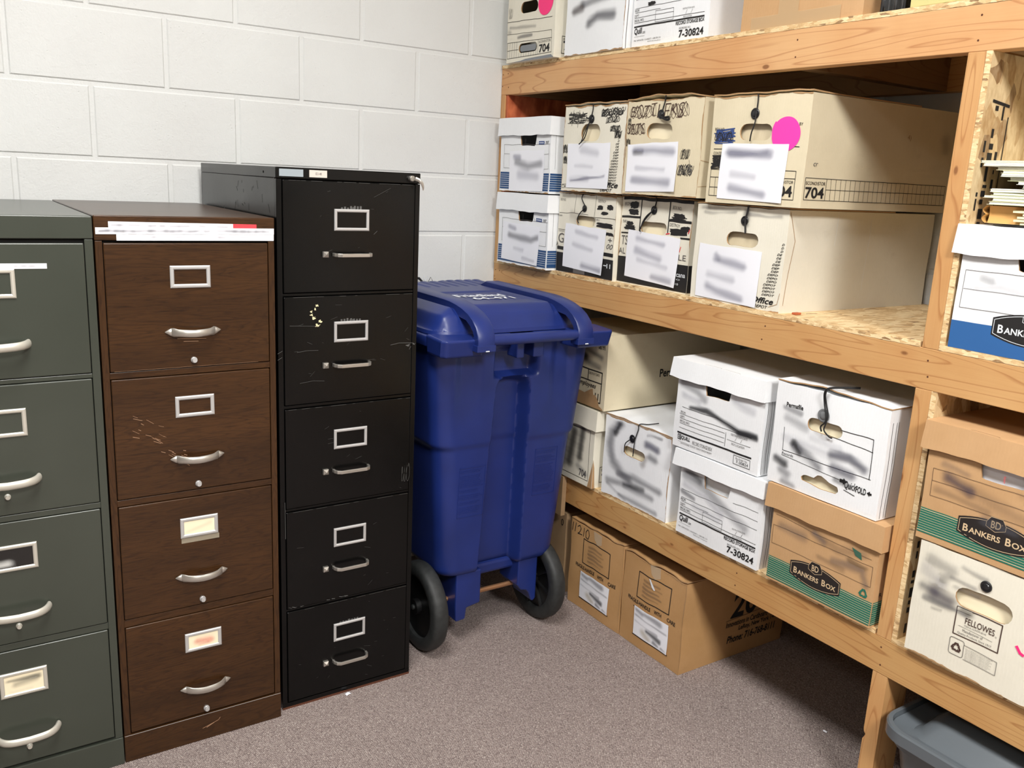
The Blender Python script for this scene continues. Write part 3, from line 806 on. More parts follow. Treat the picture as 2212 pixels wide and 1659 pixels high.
# B upper: office depot, scribbled
b = Box('storage_box', 'cream tie box with heavy scribbles and slanted print column, beside the upper navy striped box', 'box', 1.333, -.416, 1.4085, .308, .263, .61, 'ivory_board', G_MID, 0, 31, .002, .0014, [stad(.139, .181, .096, .052)], 'inner_cream')
pr = P_front(b)
depot(pr, (0, .00035), .284, .169, .0083, 18)
pr.text('Office', .200, .017, .288, .034, 'ink', .03, .3); pr.text('DEPOT', .204, .005, .262, .014, 'ink', .01, .35)
pr.line([(.004, .021), (.07, .022)], .001); pr.frame(.005, .010, .016, .019, .001); pr.rect(.019, .011, .024, .018, 'ink_soft', 1)
pr.scribble(.014, .212, .120, .246, 6, .0016, 41, 'ink', 'hatch'); pr.scribble(.02, .208, .112, .25, 5, .0014, 42)
pr.line([(.02, .24), (.115, .222)], .0014); pr.line([(.045, .252), (.040, .204)], .0014); pr.line([(.075, .252), (.070, .2)], .0014)
pr.scribble(.182, .228, .296, .254, 11, .0016, 43); pr.scribble(.210, .208, .278, .230, 8, .0016, 44); pr.text('Bonnies', .188, .231, .290, .250, 'ink', 0, .2)
pr.scribble(.234, .182, .284, .202, 8, .0017, 45); pr.scribble(.258, .162, .29, .186, 6, .0017, 46)
pr.scribble(.0, .118, .028, .148, 5, .0015, 47); pr.scribble(.004, .085, .026, .112, 5, .0015, 48)
pr.build('front_print', b.root)
b.top_flap('ivory_board', .006, .003, lf=lambda a: .3 + a * (1 - a) * 2.4)
b.sheet(.028, .012, .244, .150, .01, .004, strokes=[([(.35, .85), (.7, .78)], .016, .3, PALE), ([(.2, .50), (.6, .47)], .008, .22, PALE), ([(.1, .16), (.9, .28)], .005, .6, LAV), ([(.1, .2), (.5, .2)], .012, .25, PALE)], seed=6)
b.button(.139, .222, .0135, 'black_plastic', [([(.146, .267, .006), (.145, .250, .004), (.141, .226, .006), (.132, .200, .007), (.128, .176, .010), (.118, .160, .010), (.098, .146, .012)], .0018), ([(.139, .222, .006), (.126, .224, .008), (.118, .226, .006)], .0022), ([(.136, .214, .006), (.124, .185, .010), (.108, .152, .012)], .0015)])
edge_wear(b, 32, ('R', 'B', 'T', 'L'))

# C lower: black and cream form box
b = Box('storage_box', 'cream box with thick black rules, blotted fields and red strokes, below the tan box', 'box', 1.370, -.6855, Z2, .309, .262, .61, 'ivory_board', G_MID, 0, 51, .002, .0010, [stad(.152, .176, .112, .036)], 'inner_cream')
pr = P_front(b)
pr.rect(.0, .004, .309, .082, 'ink'); pr.rect(.008, .254, .309, .262, 'ink')
pr.rect(.090, .160, .094, .255, 'ink'); pr.rect(.212, .166, .216, .255, 'ink')
pr.rect(.004, .200, .090, .206, 'ink'); pr.rect(.216, .199, .306, .206, 'ink'); pr.rect(.008, .152, .045, .156, 'ink'); pr.rect(.268, .154, .306, .159, 'ink')
pr.text('FROM', .014, .236, .04, .246, 'ink_soft'); pr.text('THRU', .010, .184, .032, .193, 'ink_soft'); pr.text('BOX NO.', .226, .234, .262, .244, 'ink_soft'); pr.text('DESTROY', .220, .186, .262, .195, 'ink_soft')
for i, q in enumerate([(.036, .226, .084, .252), (.030, .208, .088, .228), (.016, .162, .078, .180), (.026, .176, .066, .190), (.226, .210, .282, .226), (.216, .160, .300, .184), (.262, .174, .306, .192)]): pr.blob(*q, seed=60 + i)
pr.scribble(.218, .206, .29, .214, 3, .002, 70, 'ink', 'hatch'); pr.line([(.298, .172), (.302, .182)], .003, 'red_mark'); pr.line([(.208, .163), (.222, .165)], .003, 'red_mark')
pr.text('TS', .012, .118, .042, .146, 'ink_soft'); pr.text('AL', .002, .090, .034, .108, 'ink_soft'); pr.text('ALE', .244, .094, .298, .110, 'ink_soft'); pr.line([(.270, .118), (.274, .132)], .0022, 'red_mark')
pr.text('Americana', .210, .046, .300, .060, 'white_line', .01); pr.text('<>', .264, .036, .28, .041, 'white_line'); pr.text('10', .262, .022, .274, .028, 'white_line')
pr.build('front_print', b.root)
ps = Print(b.R); ps.rect(.0, .004, .600, .082, 'ink'); ps.build('side_print', b.root)
b.top_flap('ivory_board', .001)
b.sheet(.040, .018, .268, .160, -.045, .007, strokes=[([(.2, .85), (.7, .80)], .010, .35, LAV), ([(.2, .6), (.65, .5)], .014, .4, LAV), ([(.25, .4), (.8, .36)], .008, .25, PALE), ([(.55, .12), (.9, .1)], .012, .45, LAV)], seed=7)
b.button(.149, .229, .0125, 'black_plastic', [([(.158, .266, .006), (.157, .250, .004), (.152, .232, .006), (.135, .214, .008), (.118, .196, .008), (.106, .172, .010), (.104, .162, .008)], .0020), ([(.149, .228, .006), (.128, .212, .009), (.112, .190, .009), (.108, .170, .010)], .0016)])
edge_wear(b, 52, ('R', 'L'))

# C upper: tan tie box
b = Box('storage_box', 'tan tie box with large scribbled ballpoint lettering and a knotted cord', 'box', 1.331, -.7285, 1.4115, .311, .264, .61, 'cream_board', G_MID, 0, 61, .002, .0016, [stad(.143, .178, .108, .042)], 'inner_cream')
pr = P_front(b)
for i, st in enumerate('BOTTLEKS'): pr.text(st, .016 + i * .028, .214 + .008 * (i % 3 == 0), .040 + i * .028, .250 + .004 * (i % 2), 'brown_mark', -.022, .1)
pr.scribble(.010, .214, .130, .254, 10, .0011, 81, 'brown_mark'); pr.scribble(.17, .21, .262, .256, 9, .0011, 82, 'brown_mark'); pr.text('SETS', .004, .172, .080, .202, 'brown_mark', -.022, .1); pr.scribble(.002, .168, .086, .204, 10, .0011, 83, 'brown_mark')
pr.scribble(.006, .196, .022, .218, 4, .001, 84); pr.scribble(.0, .136, .024, .160, 5, .0011, 85); pr.scribble(.236, .100, .272, .130, 7, .0011, 86); pr.scribble(.228, .056, .290, .090, 11, .0012, 87); pr.text('8/08', .236, .060, .286, .086, 'ink_soft', -.02); pr.line([(.27, .10), (.283, .06)], .001)
pr.build('front_print', b.root)
b.top_flap('cream_board', .010, .003, lf=lambda a: math.sin(PI * a) ** .8)
b.sheet(.014, .010, .228, .146, .035, .006, strokes=[([(.15, .88), (.9, .80)], .014, .5, LAV), ([(.2, .5), (.75, .45)], .008, .3, PALE), ([(.15, .26), (.85, .18)], .014, .5, LAV), ([(.15, .84), (.3, .84)], .01, .5, GREY)], seed=8)
b.button(.145, .224, .0125, 'black_plastic', [([(.164, .275, .008), (.158, .258, .004), (.153, .232, .006)], .0018), ([(.150, .218, .008), (.168, .212, .009), (.184, .208, .010), (.190, .212, .009)], .0034), ([(.166, .215, .009), (.186, .216, .010)], .003)])
edge_wear(b, 62, ('R', 'B', 'T', 'L'))
ps = Print(b.R); ps.line([(.0, .10), (.12, .085)], .0012, 'edge_kraft'); ps.line([(.0, .03), (.1, .04)], .001, 'edge_kraft'); ps.build('side_crease', b.root)

# D lower
b = Box('storage_box', 'long cream tie box with slanted print column, under the box with the pink sticker', 'box', 1.350, -1.030, Z2, .313, .256, .62, 'ivory_board', G_MID, 0, 71, .002, .0012, [stad(.171, .173, .108, .036)], 'cream_dark')
pr = P_front(b)
depot(pr, (0, .0009), .309, .168, .0086, 16)
pr.text('Office', .222, .018, .294, .034, 'ink', .03, .3); pr.text('DEPOT', .231, .006, .277, .014, 'ink', .01, .35); pr.line([(.28, .012), (.306, .022), (.312, .05)], .0012, 'edge_kraft')
pr.build('front_print', b.root)
smear(b.F, .01, .20, .305, .255, [([(.02, .248), (.15, .252)], .008, .35, GREY), ([(.03, .236), (.14, .240)], .005, .35, GREY), ([(.19, .240), (.29, .238)], .006, .4, GREY), ([(.18, .25), (.18, .215)], .012, .5, INK)], 'marker_smear', b.root, seed=9)
b.top_flap('ivory_board', .001)
b.sheet(.021, .006, .242, .150, -.015, .004, strokes=[([(.3, .85), (.35, .75)], .01, .3, LAV), ([(.3, .75), (.75, .68)], .014, .5, LAV), ([(.2, .45), (.6, .40)], .012, .35, PALE), ([(.2, .22), (.35, .16), (.75, .08)], .014, .5, LAV)], seed=10)
b.button(.174, .221, .0120, 'black_plastic', [([(.186, .260, .006), (.184, .245, .006), (.180, .222, .006), (.184, .200, .007), (.186, .190, .008)], .0024)])
edge_wear(b, 72, ('B',))
ps = Print(b.R); ps.line([(.004, .25), (.03, .18), (.012, .02)], .0015, 'edge_kraft'); ps.line([(.19, .255), (.185, .17)], .001, 'white_board'); ps.line([(.33, .24), (.325, .05)], .001, 'white_board'); ps.build('side_crease', b.root)

# D upper: 704 box
b = Box('storage_box', 'long cream tie box with round pink sticker and grid printed along its side', 'box', 1.333, -1.072, 1.4035, .314, .268, .62, 'cream_board', G_MID, 0, 91, .002, .0010, [stad(.151, .179, .106, .040)], 'cream_dark')
pr = P_front(b)
pr.text('BOX NO.', .012, .184, .046, .192, 'ink'); pr.line([(.014, .138), (.085, .139)], .0016); pr.text('CONTENTS', .014, .124, .056, .131, 'ink'); pr.text('BY', .284, .192, .294, .199, 'ink'); pr.line([(.262, .143), (.290, .143)], .0016)
pr.scribble(.010, .152, .085, .188, 16, .0026, 92, 'navy_mark', 'hatch'); pr.scribble(.010, .156, .080, .182, 9, .0018, 93, 'ink'); pr.scribble(.010, .088, .055, .122, 12, .0026, 94, 'ink', 'hatch')
pr.frame(.012, .018, .291, .086, .0013); pr.line([(.012, .066), (.291, .068)], .0013); pr.line([(.012, .040), (.20, .041)], .0013)
for u in [.031 + .0182 * i for i in range(11)]: pr.line([(u, .018), (u, .066)], .001)
pr.text('ECONO/STOR', .226, .056, .287, .063, 'ink', .005); pr.text('704', .226, .024, .286, .051, 'ink', .045)
pr.build('front_print', b.root)
pp = P_front(b); pp.off = .0014; pp.poly([(.247 + .0425 * math.cos(i * PI / 24), .172 + .041 * math.sin(i * PI / 24) + (.006 if 26 > i > 18 else 0)) for i in range(48)], 'pink')
pp.build('round_sticker', b.root)
b.top_flap('cream_board', .003, .002)
b.sheet(.043, .010, .260, .150, -.015, .003, strokes=[([(.12, .84), (.75, .82)], .014, .6, LAV), ([(.15, .80), (.7, .86)], .010, .4, LAV), ([(.2, .45), (.55, .42)], .010, .3, PALE), ([(.2, .2), (.7, .12)], .013, .5, LAV)], seed=13)
b.button(.144, .223, .0135, 'black_plastic', [([(.151, .270, .006), (.151, .250, .004), (.151, .220, .006), (.152, .200, .008), (.145, .176, .009), (.140, .156, .006)], .0017)])
edge_wear(b, 92, ('T',))
ps = Print(b.R)
ps.frame(.007, .020, .595, .072, .0014); ps.line([(.086, .020), (.086, .072)], .0013); ps.line([(.086, .046), (.595, .048)], .0013)
for i in range(1, 27): u = .086 + i * .0189; ps.line([(u, .020), (u - .002, .072)], .0009)
ps.text('ECONO/STOR', .010, .056, .082, .064, 'ink', .005); ps.text('704', .010, .024, .080, .051, 'ink', .045)
ps.text('cr', .028, .10, .044, .108, 'ink_soft'); ps.text('4)', .386, .180, .402, .196, 'edge_kraft')
ps.build('side_print', b.root)
smear(b.R, .38, .15, .60, .235, [([(.56, .19), (.565, .17)], .024, .30, BRN)], 'side_stain', b.root)

# ------------------------------------------------------------------ boxes, lower shelf
# F crushed white lidded box
b = Box('file_box', 'crushed white lidded box with torn kraft edges behind the blue bin', 'box', 1.328, -.392, Z3, .294, .236, .39, 'ivory_board', G_LOW, 0, 101, .001, .001)
b.lid('ivory_board', .066, -.006, .308, .266, .003, 0)
pr = P_front(b); pr.frame(.03, .02, .272, .19, .0014); pr.text('704', .225, .026, .262, .052, 'ink_soft', .03); pr.poly([(.272, .0), (.294, .0), (.294, .09), (.284, .05)], 'edge_kraft'); pr.build('front_print', b.root)
ps = Print(b.R); ps.frame(.03, .018, .20, .07, .0016); ps.text('ECONO', .036, .056, .07, .064); ps.rect(.038, .04, .055, .047, 'ink', 1); ps.poly([(.0, .0), (.012, .0), (.006, .07), (.0, .10)], 'edge_kraft'); ps.build('side_print', b.root)
smear(b.F, .02, .01, .285, .20, [([(.19, .17), (.17, .06)], .022, .8, INK), ([(.235, .19), (.225, .09)], .018, .8, INK), ([(.15, .15), (.14, .05)], .020, .7, GREY), ([(.12, .18), (.12, .1)], .03, .9, INK), ([(.22, .06), (.26, .04)], .014, .4, GREY)], 'marker_smear', b.root, seed=14)
# E permafile
b = Box('storage_box', 'tall cream box with black ruled form front stacked on the crushed lidded box', 'box', 1.328, -.414, .7300, .308, .244, .60, 'cream_board', G_LOW, 0, 111, .001, .001)
pr = P_front(b)
pr.frame(.03, .022, .288, .122, .0036); pr.line([(.03, .086), (.288, .086)], .0032); pr.line([(.218, .086), (.218, .122)], .0028); pr.text('DESTROY DATE', .222, .107, .276, .115, 'ink'); pr.text('Employees', .166, .060, .262, .080, 'ink', .01, .3)
pr.text('PRODUCT', .240, .216, .296, .226, 'ink', .02); pr.text('08191', .262, .196, .296, .214, 'ink', .02); pr.line([(.262, .02), (.262, .05)], .004); pr.line([(.276, .02), (.276, .05)], .004)
pr.build('front_print', b.root)
pt = Print(b.F, .0014); pts = [(.06, .001), (.304, .001), (.300, .006), (.284, .012), (.276, .030), (.262, .044), (.252, .040), (.246, .062), (.236, .058), (.222, .050), (.205, .040), (.17, .044), (.13, .046), (.06, .05)]
pt.poly(pts, 'edge_kraft'); pt.build('torn_kraft_patch', b.root)
smear(b.F, .08, .125, .30, .235, [([(.12, .18), (.20, .162)], .016, .9, INK), ([(.14, .20), (.28, .170)], .012, .6, GREY), ([(.18, .15), (.27, .135)], .014, .5, GREY), ([(.17, .215), (.25, .20)], .012, .35, GREY)], 'marker_smear', b.root, seed=15)
ps = Print(b.R); ps.text('Permafile', .226, .094, .345, .122, 'ink', .03); ps.build('side_print', b.root)
# G
b = Box('storage_box', 'white tie box with smudged marker front, beside the crushed box, nothing stacked on it', 'box', 1.345, -.717, Z3, .304, .264, .60, 'white_board', G_LOW, 0, 121, .002, .0012, [stad(.146, .172, .100, .030)], 'inner_cream')
b.top_flap('white_board', .001, .001)
b.button(.133, .217, .0125, 'black_plastic', [([(.190, .275, -.05), (.176, .272, -.02), (.165, .272, .006), (.158, .250, .004), (.150, .220, .006), (.150, .198, .008), (.147, .164, .006)], .0017), ([(.130, .215, .006), (.110, .195, .009), (.105, .165, .006)], .0016)])
smear(b.F, .0, .0, .302, .260, [([(.075, .25), (.035, .21), (.03, .17), (.05, .12), (.10, .09), (.13, .08)], .022, .60, GREY), ([(.07, .245), (.05, .215)], .014, .7, INK), ([(.03, .05), (.10, .06), (.24, .055)], .014, .5, GREY),
    ([(.08, .085), (.15, .095), (.27, .085)], .014, .55, GREY), ([(.11, .06), (.20, .07)], .012, .6, INK), ([(.20, .215), (.245, .21)], .016, .75, (.05, .05, .11)), ([(.22, .18), (.24, .178)], .016, .6, GREY), ([(.20, .245), (.26, .25)], .006, .5, GREY), ([(.09, .02), (.26, .015)], .010, .45, GREY), ([(.03, .04), (.12, .01)], .007, .3, GREY), ([(.19, .15), (.2, .17)], .014, .4, BRN)], 'marker_smear', b.root, nu=80, nv=64, seed=16)
edge_wear(b, 122, ('B', 'T', 'R')); 
# quill lower
QF = [stad(.142, .182, .102, .034)]
def quill_form(pr, low):
    if low:
        for v, a in ((.158, .205), (.134, .01), (.110, .01)): pr.line([(a, v), (.292, v)], .0009)
        pr.line([(.008, .084), (.174, .084)], .0009); pr.frame(.10, .064, .174, .094, .0009); pr.line([(.008, .070), (.293, .070)], .0010); pr.line([(.01, .098), (.12, .098)], .0009)
        pr.rect(.008, .0575, .294, .0615, 'ink'); pr.text('FROM:', .008, .100, .028, .108, 'ink'); pr.text('DEPT:', .008, .086, .028, .093, 'ink_soft'); pr.text('SPECIAL INFO:', .008, .073, .050, .080, 'ink')
        pr.text('Quill', .010, .036, .044, .056, 'ink', .04, .1); pr.text('.com', .046, .038, .058, .044, 'ink'); pr.line([(.01, .032), (.056, .032)], .0006, 'ink_soft')
        pr.text('MIN. SUPPORTED / UNIVERSITY / 1-800-789-1331', .010, .019, .128, .023, 'ink_soft'); pr.text('MADE IN USA / www.quill.com', .072, .012, .128, .016, 'ink_soft')
        pr.text('RECORD STORAGE BOX', .186, .046, .295, .056, 'ink', .03); pr.text('REORDER NO.', .200, .034, .245, .039, 'ink_soft'); pr.text('7-30824', .200, .012, .294, .032, 'ink', .05)
        pr.text('DESTRUCTION DATE', .210, .084, .255, .088, 'ink_soft'); pr.text('BOX LOCATION', .214, .060 + .003, .246, .0675, 'ink_soft'); pr.line([(.222, .072), (.227, .082)], .0007); pr.line([(.242, .072), (.247, .082)], .0007)
    else:
        pr.line([(.027, .119), (.16, .119), (.285, .096)], .0009); pr.line([(.020, .098), (.285, .097)], .0009)
        for v in (.085, .071, .058): pr.line([(.024, v), (.193, v)], .0009)
        pr.line([(.197, .050), (.197, .088)], .0012); pr.line([(.203, .071), (.286, .071)], .0009)
        pr.rect(.018, .0405, .293, .0450, 'ink'); pr.text('FROM:', .024, .100, .044, .107, 'ink_soft'); pr.text('DEPT:', .024, .087, .042, .094, 'ink_soft'); pr.text('SPECIAL INFO:', .024, .074, .064, .081, 'ink_soft')
        pr.text('QUILL', .036, .024, .070, .037, 'ink', .04, .2); pr.frame(.022, .024, .034, .037, .002); pr.text('q', .025, .024, .032, .034, 'ink', .02); pr.text('RECORD STORAGE BOX', .080, .022, .154, .032, 'ink_soft'); pr.line([(.022, .018), (.154, .016)], .0006, 'ink_soft')
        pr.text('LINCOLNSHIRE, ILLINOIS / OFFICE, LEHIGH VALLEY', .034, .012, .152, .016, 'ink_soft')
        pr.frame(.232, .012, .290, .036, .0012); pr.text('Re-Order No.', .240, .026, .282, .032, 'ink_soft'); pr.text('7-30824', .242, .016, .284, .024, 'ink')
        pr.text('DESTRUCTION DATE', .216, .086, .274, .092, 'ink_soft'); pr.text('BOX LOCATION', .221, .061, .267, .067, 'ink_soft'); pr.line([(.231, .074), (.236, .084)], .0007); pr.line([(.251, .074), (.256, .084)], .0007)
def q_fold(b, flare):  # layered side flaps seen at the right edge
    ps = Print(b.R)
    for u in (.012, .026, .034): ps.line([(u, .004), (u, b.h - .03)], .0013, 'ink_soft')
    ps.build('side_fold', b.root)
b = Box('file_box', 'white lidded box printed with a bold number, under another white lidded box', 'box', 1.335, -1.078, Z3, .306, .236, .39, 'white_board', G_LOW, 0, 131, .0015, .0016, [notch(.142, .198, .104, .036)], 'white_board')
b.lid('white_board', .047, -.024, .307, .250, .005, 0)
pr = P_front(b); quill_form(pr, True); pr.build('front_print', b.root); q_fold(b, 0)
smear(b.F, .0, .06, .30, .200, [([(.02, .18), (.10, .165), (.18, .13), (.25, .10)], .018, .45, GREY), ([(.03, .195), (.08, .180)], .016, .7, INK), ([(.02, .15), (.10, .14), (.17, .11)], .012, .35, PALE), ([(.01, .128), (.06, .12)], .008, .6, GREY), ([(.06, .1), (.16, .09)], .012, .25, PALE)], 'marker_smear', b.root, seed=17)
# quill upper
b = Box('file_box', 'white lidded box with dark handle slot, stacked on the other white lidded box', 'box', 1.332, -1.036, .7115, .316, .244, .39, 'white_board', G_LOW, 0.01, 141, .0015, .0014, [notch(.154, .207, .098, .034)])
b.lid('white_board', .055, -.020, .318, .256, .006, 2)
pr = P_front(b); quill_form(pr, False); pr.build('front_print', b.root); q_fold(b, 0)
smear(b.F, .0, .075, .312, .215, [([(.06, .125), (.12, .130), (.18, .115), (.24, .102), (.30, .105)], .009, .95, INK), ([(.24, .098), (.305, .098)], .010, .8, INK), ([(.02, .185), (.08, .175), (.11, .16)], .014, .45, GREY), ([(.02, .20), (.10, .195)], .010, .45, GREY), ([(.03, .155), (.09, .15)], .012, .3, PALE), ([(.215, .18), (.28, .165)], .014, .3, PALE), ([(.22, .205), (.30, .20)], .008, .3, PALE)], 'marker_smear', b.root, nu=80, seed=18)
# K kraft bankers lower
def stripes(pr, u0, u1, v0, v1, n=8):
    pr.rect(u0, v0, u1, v1, 'green_ink')
    pr.line([(u0, v1 - .0035), (u1, v1 - .0035)], .0016, 'tan_line'); pr.line([(u0, v0 + .004), (u1, v0 + .004)], .0016, 'tan_line')
    for i in range(n): v = v0 + .0095 + (v1 - v0 - .018) * i / (n - 1); pr.line([(u0, v), (u1, v)], .0008, 'tan_line')
b = Box('file_box', 'kraft lidded box with green striped base, under the white box with the grey button', 'box', 1.332, -1.420, Z3, .306, .238, .39, 'kraft', G_LOW, 0, 151, .0015, .001)
b.lid('kraft', .062, -.022, .314, .2565, .003, 0)
pr = P_front(b); stripes(pr, .001, .305, .006, .064)
pr.frame(.006, .100, .296, .150, .0008, 'brown_mark'); pr.line([(.01, .180), (.12, .172), (.29, .166)], .0008, 'brown_mark')
pr.poly([(.236, .176), (.262, .172), (.266, .156), (.248, .160)], 'green_ink'); recycle(pr, .280, .078, .014, 'green_ink')
bankers(pr, .145, .060, .150, .062); pr.build('front_print', b.root)
ps = Print(b.R); stripes(ps, .001, .385, .006, .064); ps.text('R', .02, .075, .03, .085); ps.build('side_print', b.root)
smear(b.F, .01, .064, .298, .185, [([(.03, .155), (.10, .150)], .016, .35, GREY), ([(.08, .19), (.20, .155), (.27, .17)], .014, .30, BRN), ([(.19, .125), (.27, .13), (.285, .10)], .012, .45, GREY), ([(.15, .118), (.22, .112)], .008, .3, BRN), ([(.235, .142), (.28, .140)], .008, .4, INK), ([(.13, .175), (.16, .16)], .012, .4, GREY)], 'marker_smear', b.root, seed=19)
# J
b = Box('storage_box', 'white tie box with a grey button and a torn slot, stacked on a kraft box', 'box', 1.332, -1.386, .7165, .318, .262, .39, 'white_board', G_LOW, 0, 161, .002, .0010, [stad(.152, .178, .100, .032), (.156, .042, [(.102, .040), (.106, .032), (.130, .030), (.160, .026), (.205, .028), (.212, .036), (.208, .046), (.184, .050), (.176, .054), (.160, .060), (.150, .058), (.140, .048), (.112, .048)])], 'inner_cream')
pr = P_front(b)
pr.line([(.196, .185), (.284, .185), (.286, .090)], .0016); pr.line([(.16, .165), (.286, .155)], .0014); pr.line([(.034, .150), (.037, .091), (.29, .091)], .0012); pr.line([(.036, .078), (.22, .066)], .0010)
pr.text('Permafile', .034, .204, .085, .216, 'ink', .02); pr.text('Records', .037, .080, .072, .087, 'ink')
pr.poly([(.212, .070), (.222, .070), (.222, .074), (.232, .066), (.222, .058), (.222, .062), (.212, .062)], 'ink'); pr.text('Quick', .226, .048, .258, .070, 'ink', .01); pr.text('FOLD', .257, .050, .284, .066, 'ink', .03); pr.poly([(.286, .058), (.294, .064), (.294, .060), (.299, .060), (.299, .055), (.294, .055), (.294, .051)], 'ink'); pr.line([(.226, .046), (.256, .040)], .0015)
pr.build('front_print', b.root)
smear(b.F, .004, .0, .300, .225, [([(.02, .066), (.05, .058)], .013, .9, INK), ([(.04, .038), (.06, .032)], .014, .5, GREY), ([(.05, .012), (.08, .006)], .012, .5, GREY), ([(.07, .112), (.12, .095), (.15, .08)], .015, .65, GREY), ([(.07, .115), (.09, .10)], .012, .7, INK), ([(.18, .120), (.23, .125), (.27, .108)], .014, .75, (.05, .05, .09)), ([(.19, .09), (.24, .085)], .015, .65, (.06, .06, .10)), ([(.20, .065), (.24, .06)], .008, .5, INK), ([(.03, .20), (.08, .195)], .008, .5, GREY), ([(.04, .178), (.10, .165)], .014, .35, GREY), ([(.04, .125), (.16, .12)], .014, .22, PALE), ([(.12, .145), (.2, .14)], .01, .2, PALE)], 'marker_smear', b.root, nu=90, nv=64, seed=20)
b.top_flap('white_board', .010, .001, lf=lambda a: max(0, 1 - abs(a - .45) * 2.2))
b.button(.146, .207, .0165, 'grey_plastic_btn', [([(.19, .281, -.06), (.172, .282, -.02), (.158, .280, .010), (.147, .266, .012), (.147, .240, .007), (.156, .214, .008), (.158, .196, .009), (.148, .182, .010), (.150, .170, .008)], .0020), ([(.19, .279, -.06), (.170, .280, -.02), (.156, .277, .010), (.150, .262, .012), (.152, .240, .007), (.162, .214, .008), (.160, .192, .009), (.158, .176, .010), (.172, .164, .008), (.180, .162, .006)], .0020)])
q_fold(b, 0)
# N fellowes
b = Box('storage_box', 'ivory box with round black button and recycling mark, under a green striped kraft box', 'box', 1.331, -1.818, Z3, .315, .259, .39, 'ivory_board', G_LOW, 0, 171, .0015, .0010, [stad(.153, .172, .120, .044)], 'inner_cream')
pr = P_front(b)
pr.frame(.103, .086, .198, .148, .0022, 'brown_mark'); pr.rect(.1035, .140, .135, .1475, 'ivory_board')
pr.text('FELLOWES', .124, .117, .186, .131, 'brown_mark', .005); pr.text('ITASCA, ILLINOIS 60143', .124, .110, .170, .1145, 'ink_soft'); pr.line([(.112, .108), (.184, .104)], .0007, 'ink_soft'); pr.text('Manufacturer of', .122, .098, .165, .104, 'ink_soft'); pr.text('Quality Products Since 1917', .112, .089, .184, .095, 'ink_soft'); pr.text('o', .188, .116, .191, .119, 'ink_soft')
f = []
for (cx_, cy_, a0) in ((.125, .072, 0), (.104, .072, 90), (.104, .044, 180), (.125, .044, 270)):
    for k in range(4): an = math.radians(a0 + k * 30); f.append((cx_ + .005 * math.cos(an), cy_ + .005 * math.sin(an)))
pr.line(f + [f[0]], .0011, 'ink_soft'); recycle(pr, .1145, .057, .0135, 'brown_mark')
pr.line([(.130, .070), (.200, .066), (.200, .036), (.132, .038)], .0010, 'ink_soft')
for i in range(8): pr.text('This corrugated box is made from recycled fibre'[: 46 - (i * 5) % 9], .134, .0630 - i * .0034, .192 - (i * 5 % 9) * .001, .0652 - i * .0034, 'ink_soft')
pr.build('front_print', b.root)
pp = P_front(b); pp.off = .0012; pp.line([(.232, .118), (.240, .108), (.246, .106)], .006, 'hot_pink'); pp.build('pink_mark', b.root)
smear(b.F, .004, .08, .30, .255, [([(.03, .225), (.08, .22), (.06, .19)], .016, .35, GREY), ([(.05, .155), (.085, .150)], .020, .75, (.07, .06, .09)), ([(.02, .160), (.05, .158)], .012, .5, GREY), ([(.03, .135), (.10, .138), (.125, .135)], .007, .55, GREY), ([(.05, .120), (.07, .122)], .004, .4, INK), ([(.08, .205), (.13, .20)], .006, .4, GREY), ([(.09, .188), (.14, .185)], .007, .35, GREY), ([(.10, .235), (.15, .225)], .007, .4, GREY), ([(.115, .145), (.13, .142)], .012, .6, INK), ([(.02, .20), (.06, .18)], .02, .3, PALE)], 'marker_smear', b.root, nu=80, seed=22)
b.button(.152, .213, .0120, 'black_plastic')
edge_wear(b, 172, ('B',))
# M kraft bankers, right bay
b = Box('file_box', 'kraft lidded box with green striped base and white papers showing in its handle slot', 'box', 1.329, -1.805, .7205, .318, .250, .39, 'kraft', G_LOW, 0, 181, .0015, .001, [notch(.160, .204, .100, .034)], 'paper')
b.lid('kraft', .060, -.014, .326, .263, .004, 1)
pr = P_front(b); stripes(pr, .001, .317, .014, .070); pr.frame(.016, .101, .300, .162, .0008, 'brown_mark'); pr.line([(.016, .135), (.3, .132)], .0008, 'brown_mark')
bankers(pr, .163, .062, .156, .062); pr.text('PAID', .162, .175, .166, .190, 'red_mark'); pr.build('front_print', b.root)
smear(b.F, .01, .07, .31, .20, [([(.05, .150), (.10, .136)], .015, .75, (.06, .05, .08)), ([(.04, .178), (.09, .170)], .010, .3, GREY), ([(.10, .14), (.20, .115), (.3, .11)], .018, .28, BRN), ([(.03, .118), (.10, .112), (.14, .105)], .010, .32, BRN), ([(.14, .085), (.20, .080)], .014, .5, GREY), ([(.2, .16), (.3, .15)], .01, .2, BRN)], 'marker_smear', b.root, seed=23)
# L white / blue bankers
b = Box('file_box', 'white lidded box with a broad plain blue base, folders piled on it', 'box', 1.345, -1.797, Z2, .318, .244, .39, 'white_board', G_MID, 0, 191, .001, .0006, [notch(.160, .196, .100, .026)])
b.lid('white_board', .060, -.016, .328, .2535, .004, 0)
pr = P_front(b); pr.rect(.0, .001, .318, .058, 'royal'); pr.frame(.012, .086, .300, .163, .0009, 'ink_soft'); pr.line([(.014, .125), (.3, .124)], .0008, 'ink_soft')
bankers(pr, .163, .058, .156, .064, 'ink', 'white_line'); pr.build('front_print', b.root)
smear(b.F, .012, .085, .31, .165, [([(.05, .150), (.07, .146)], .010, .35, GREY), ([(.04, .130), (.09, .135), (.14, .128)], .010, .22, PALE), ([(.04, .11), (.12, .10)], .010, .15, PALE)], 'marker_smear', b.root, seed=24)

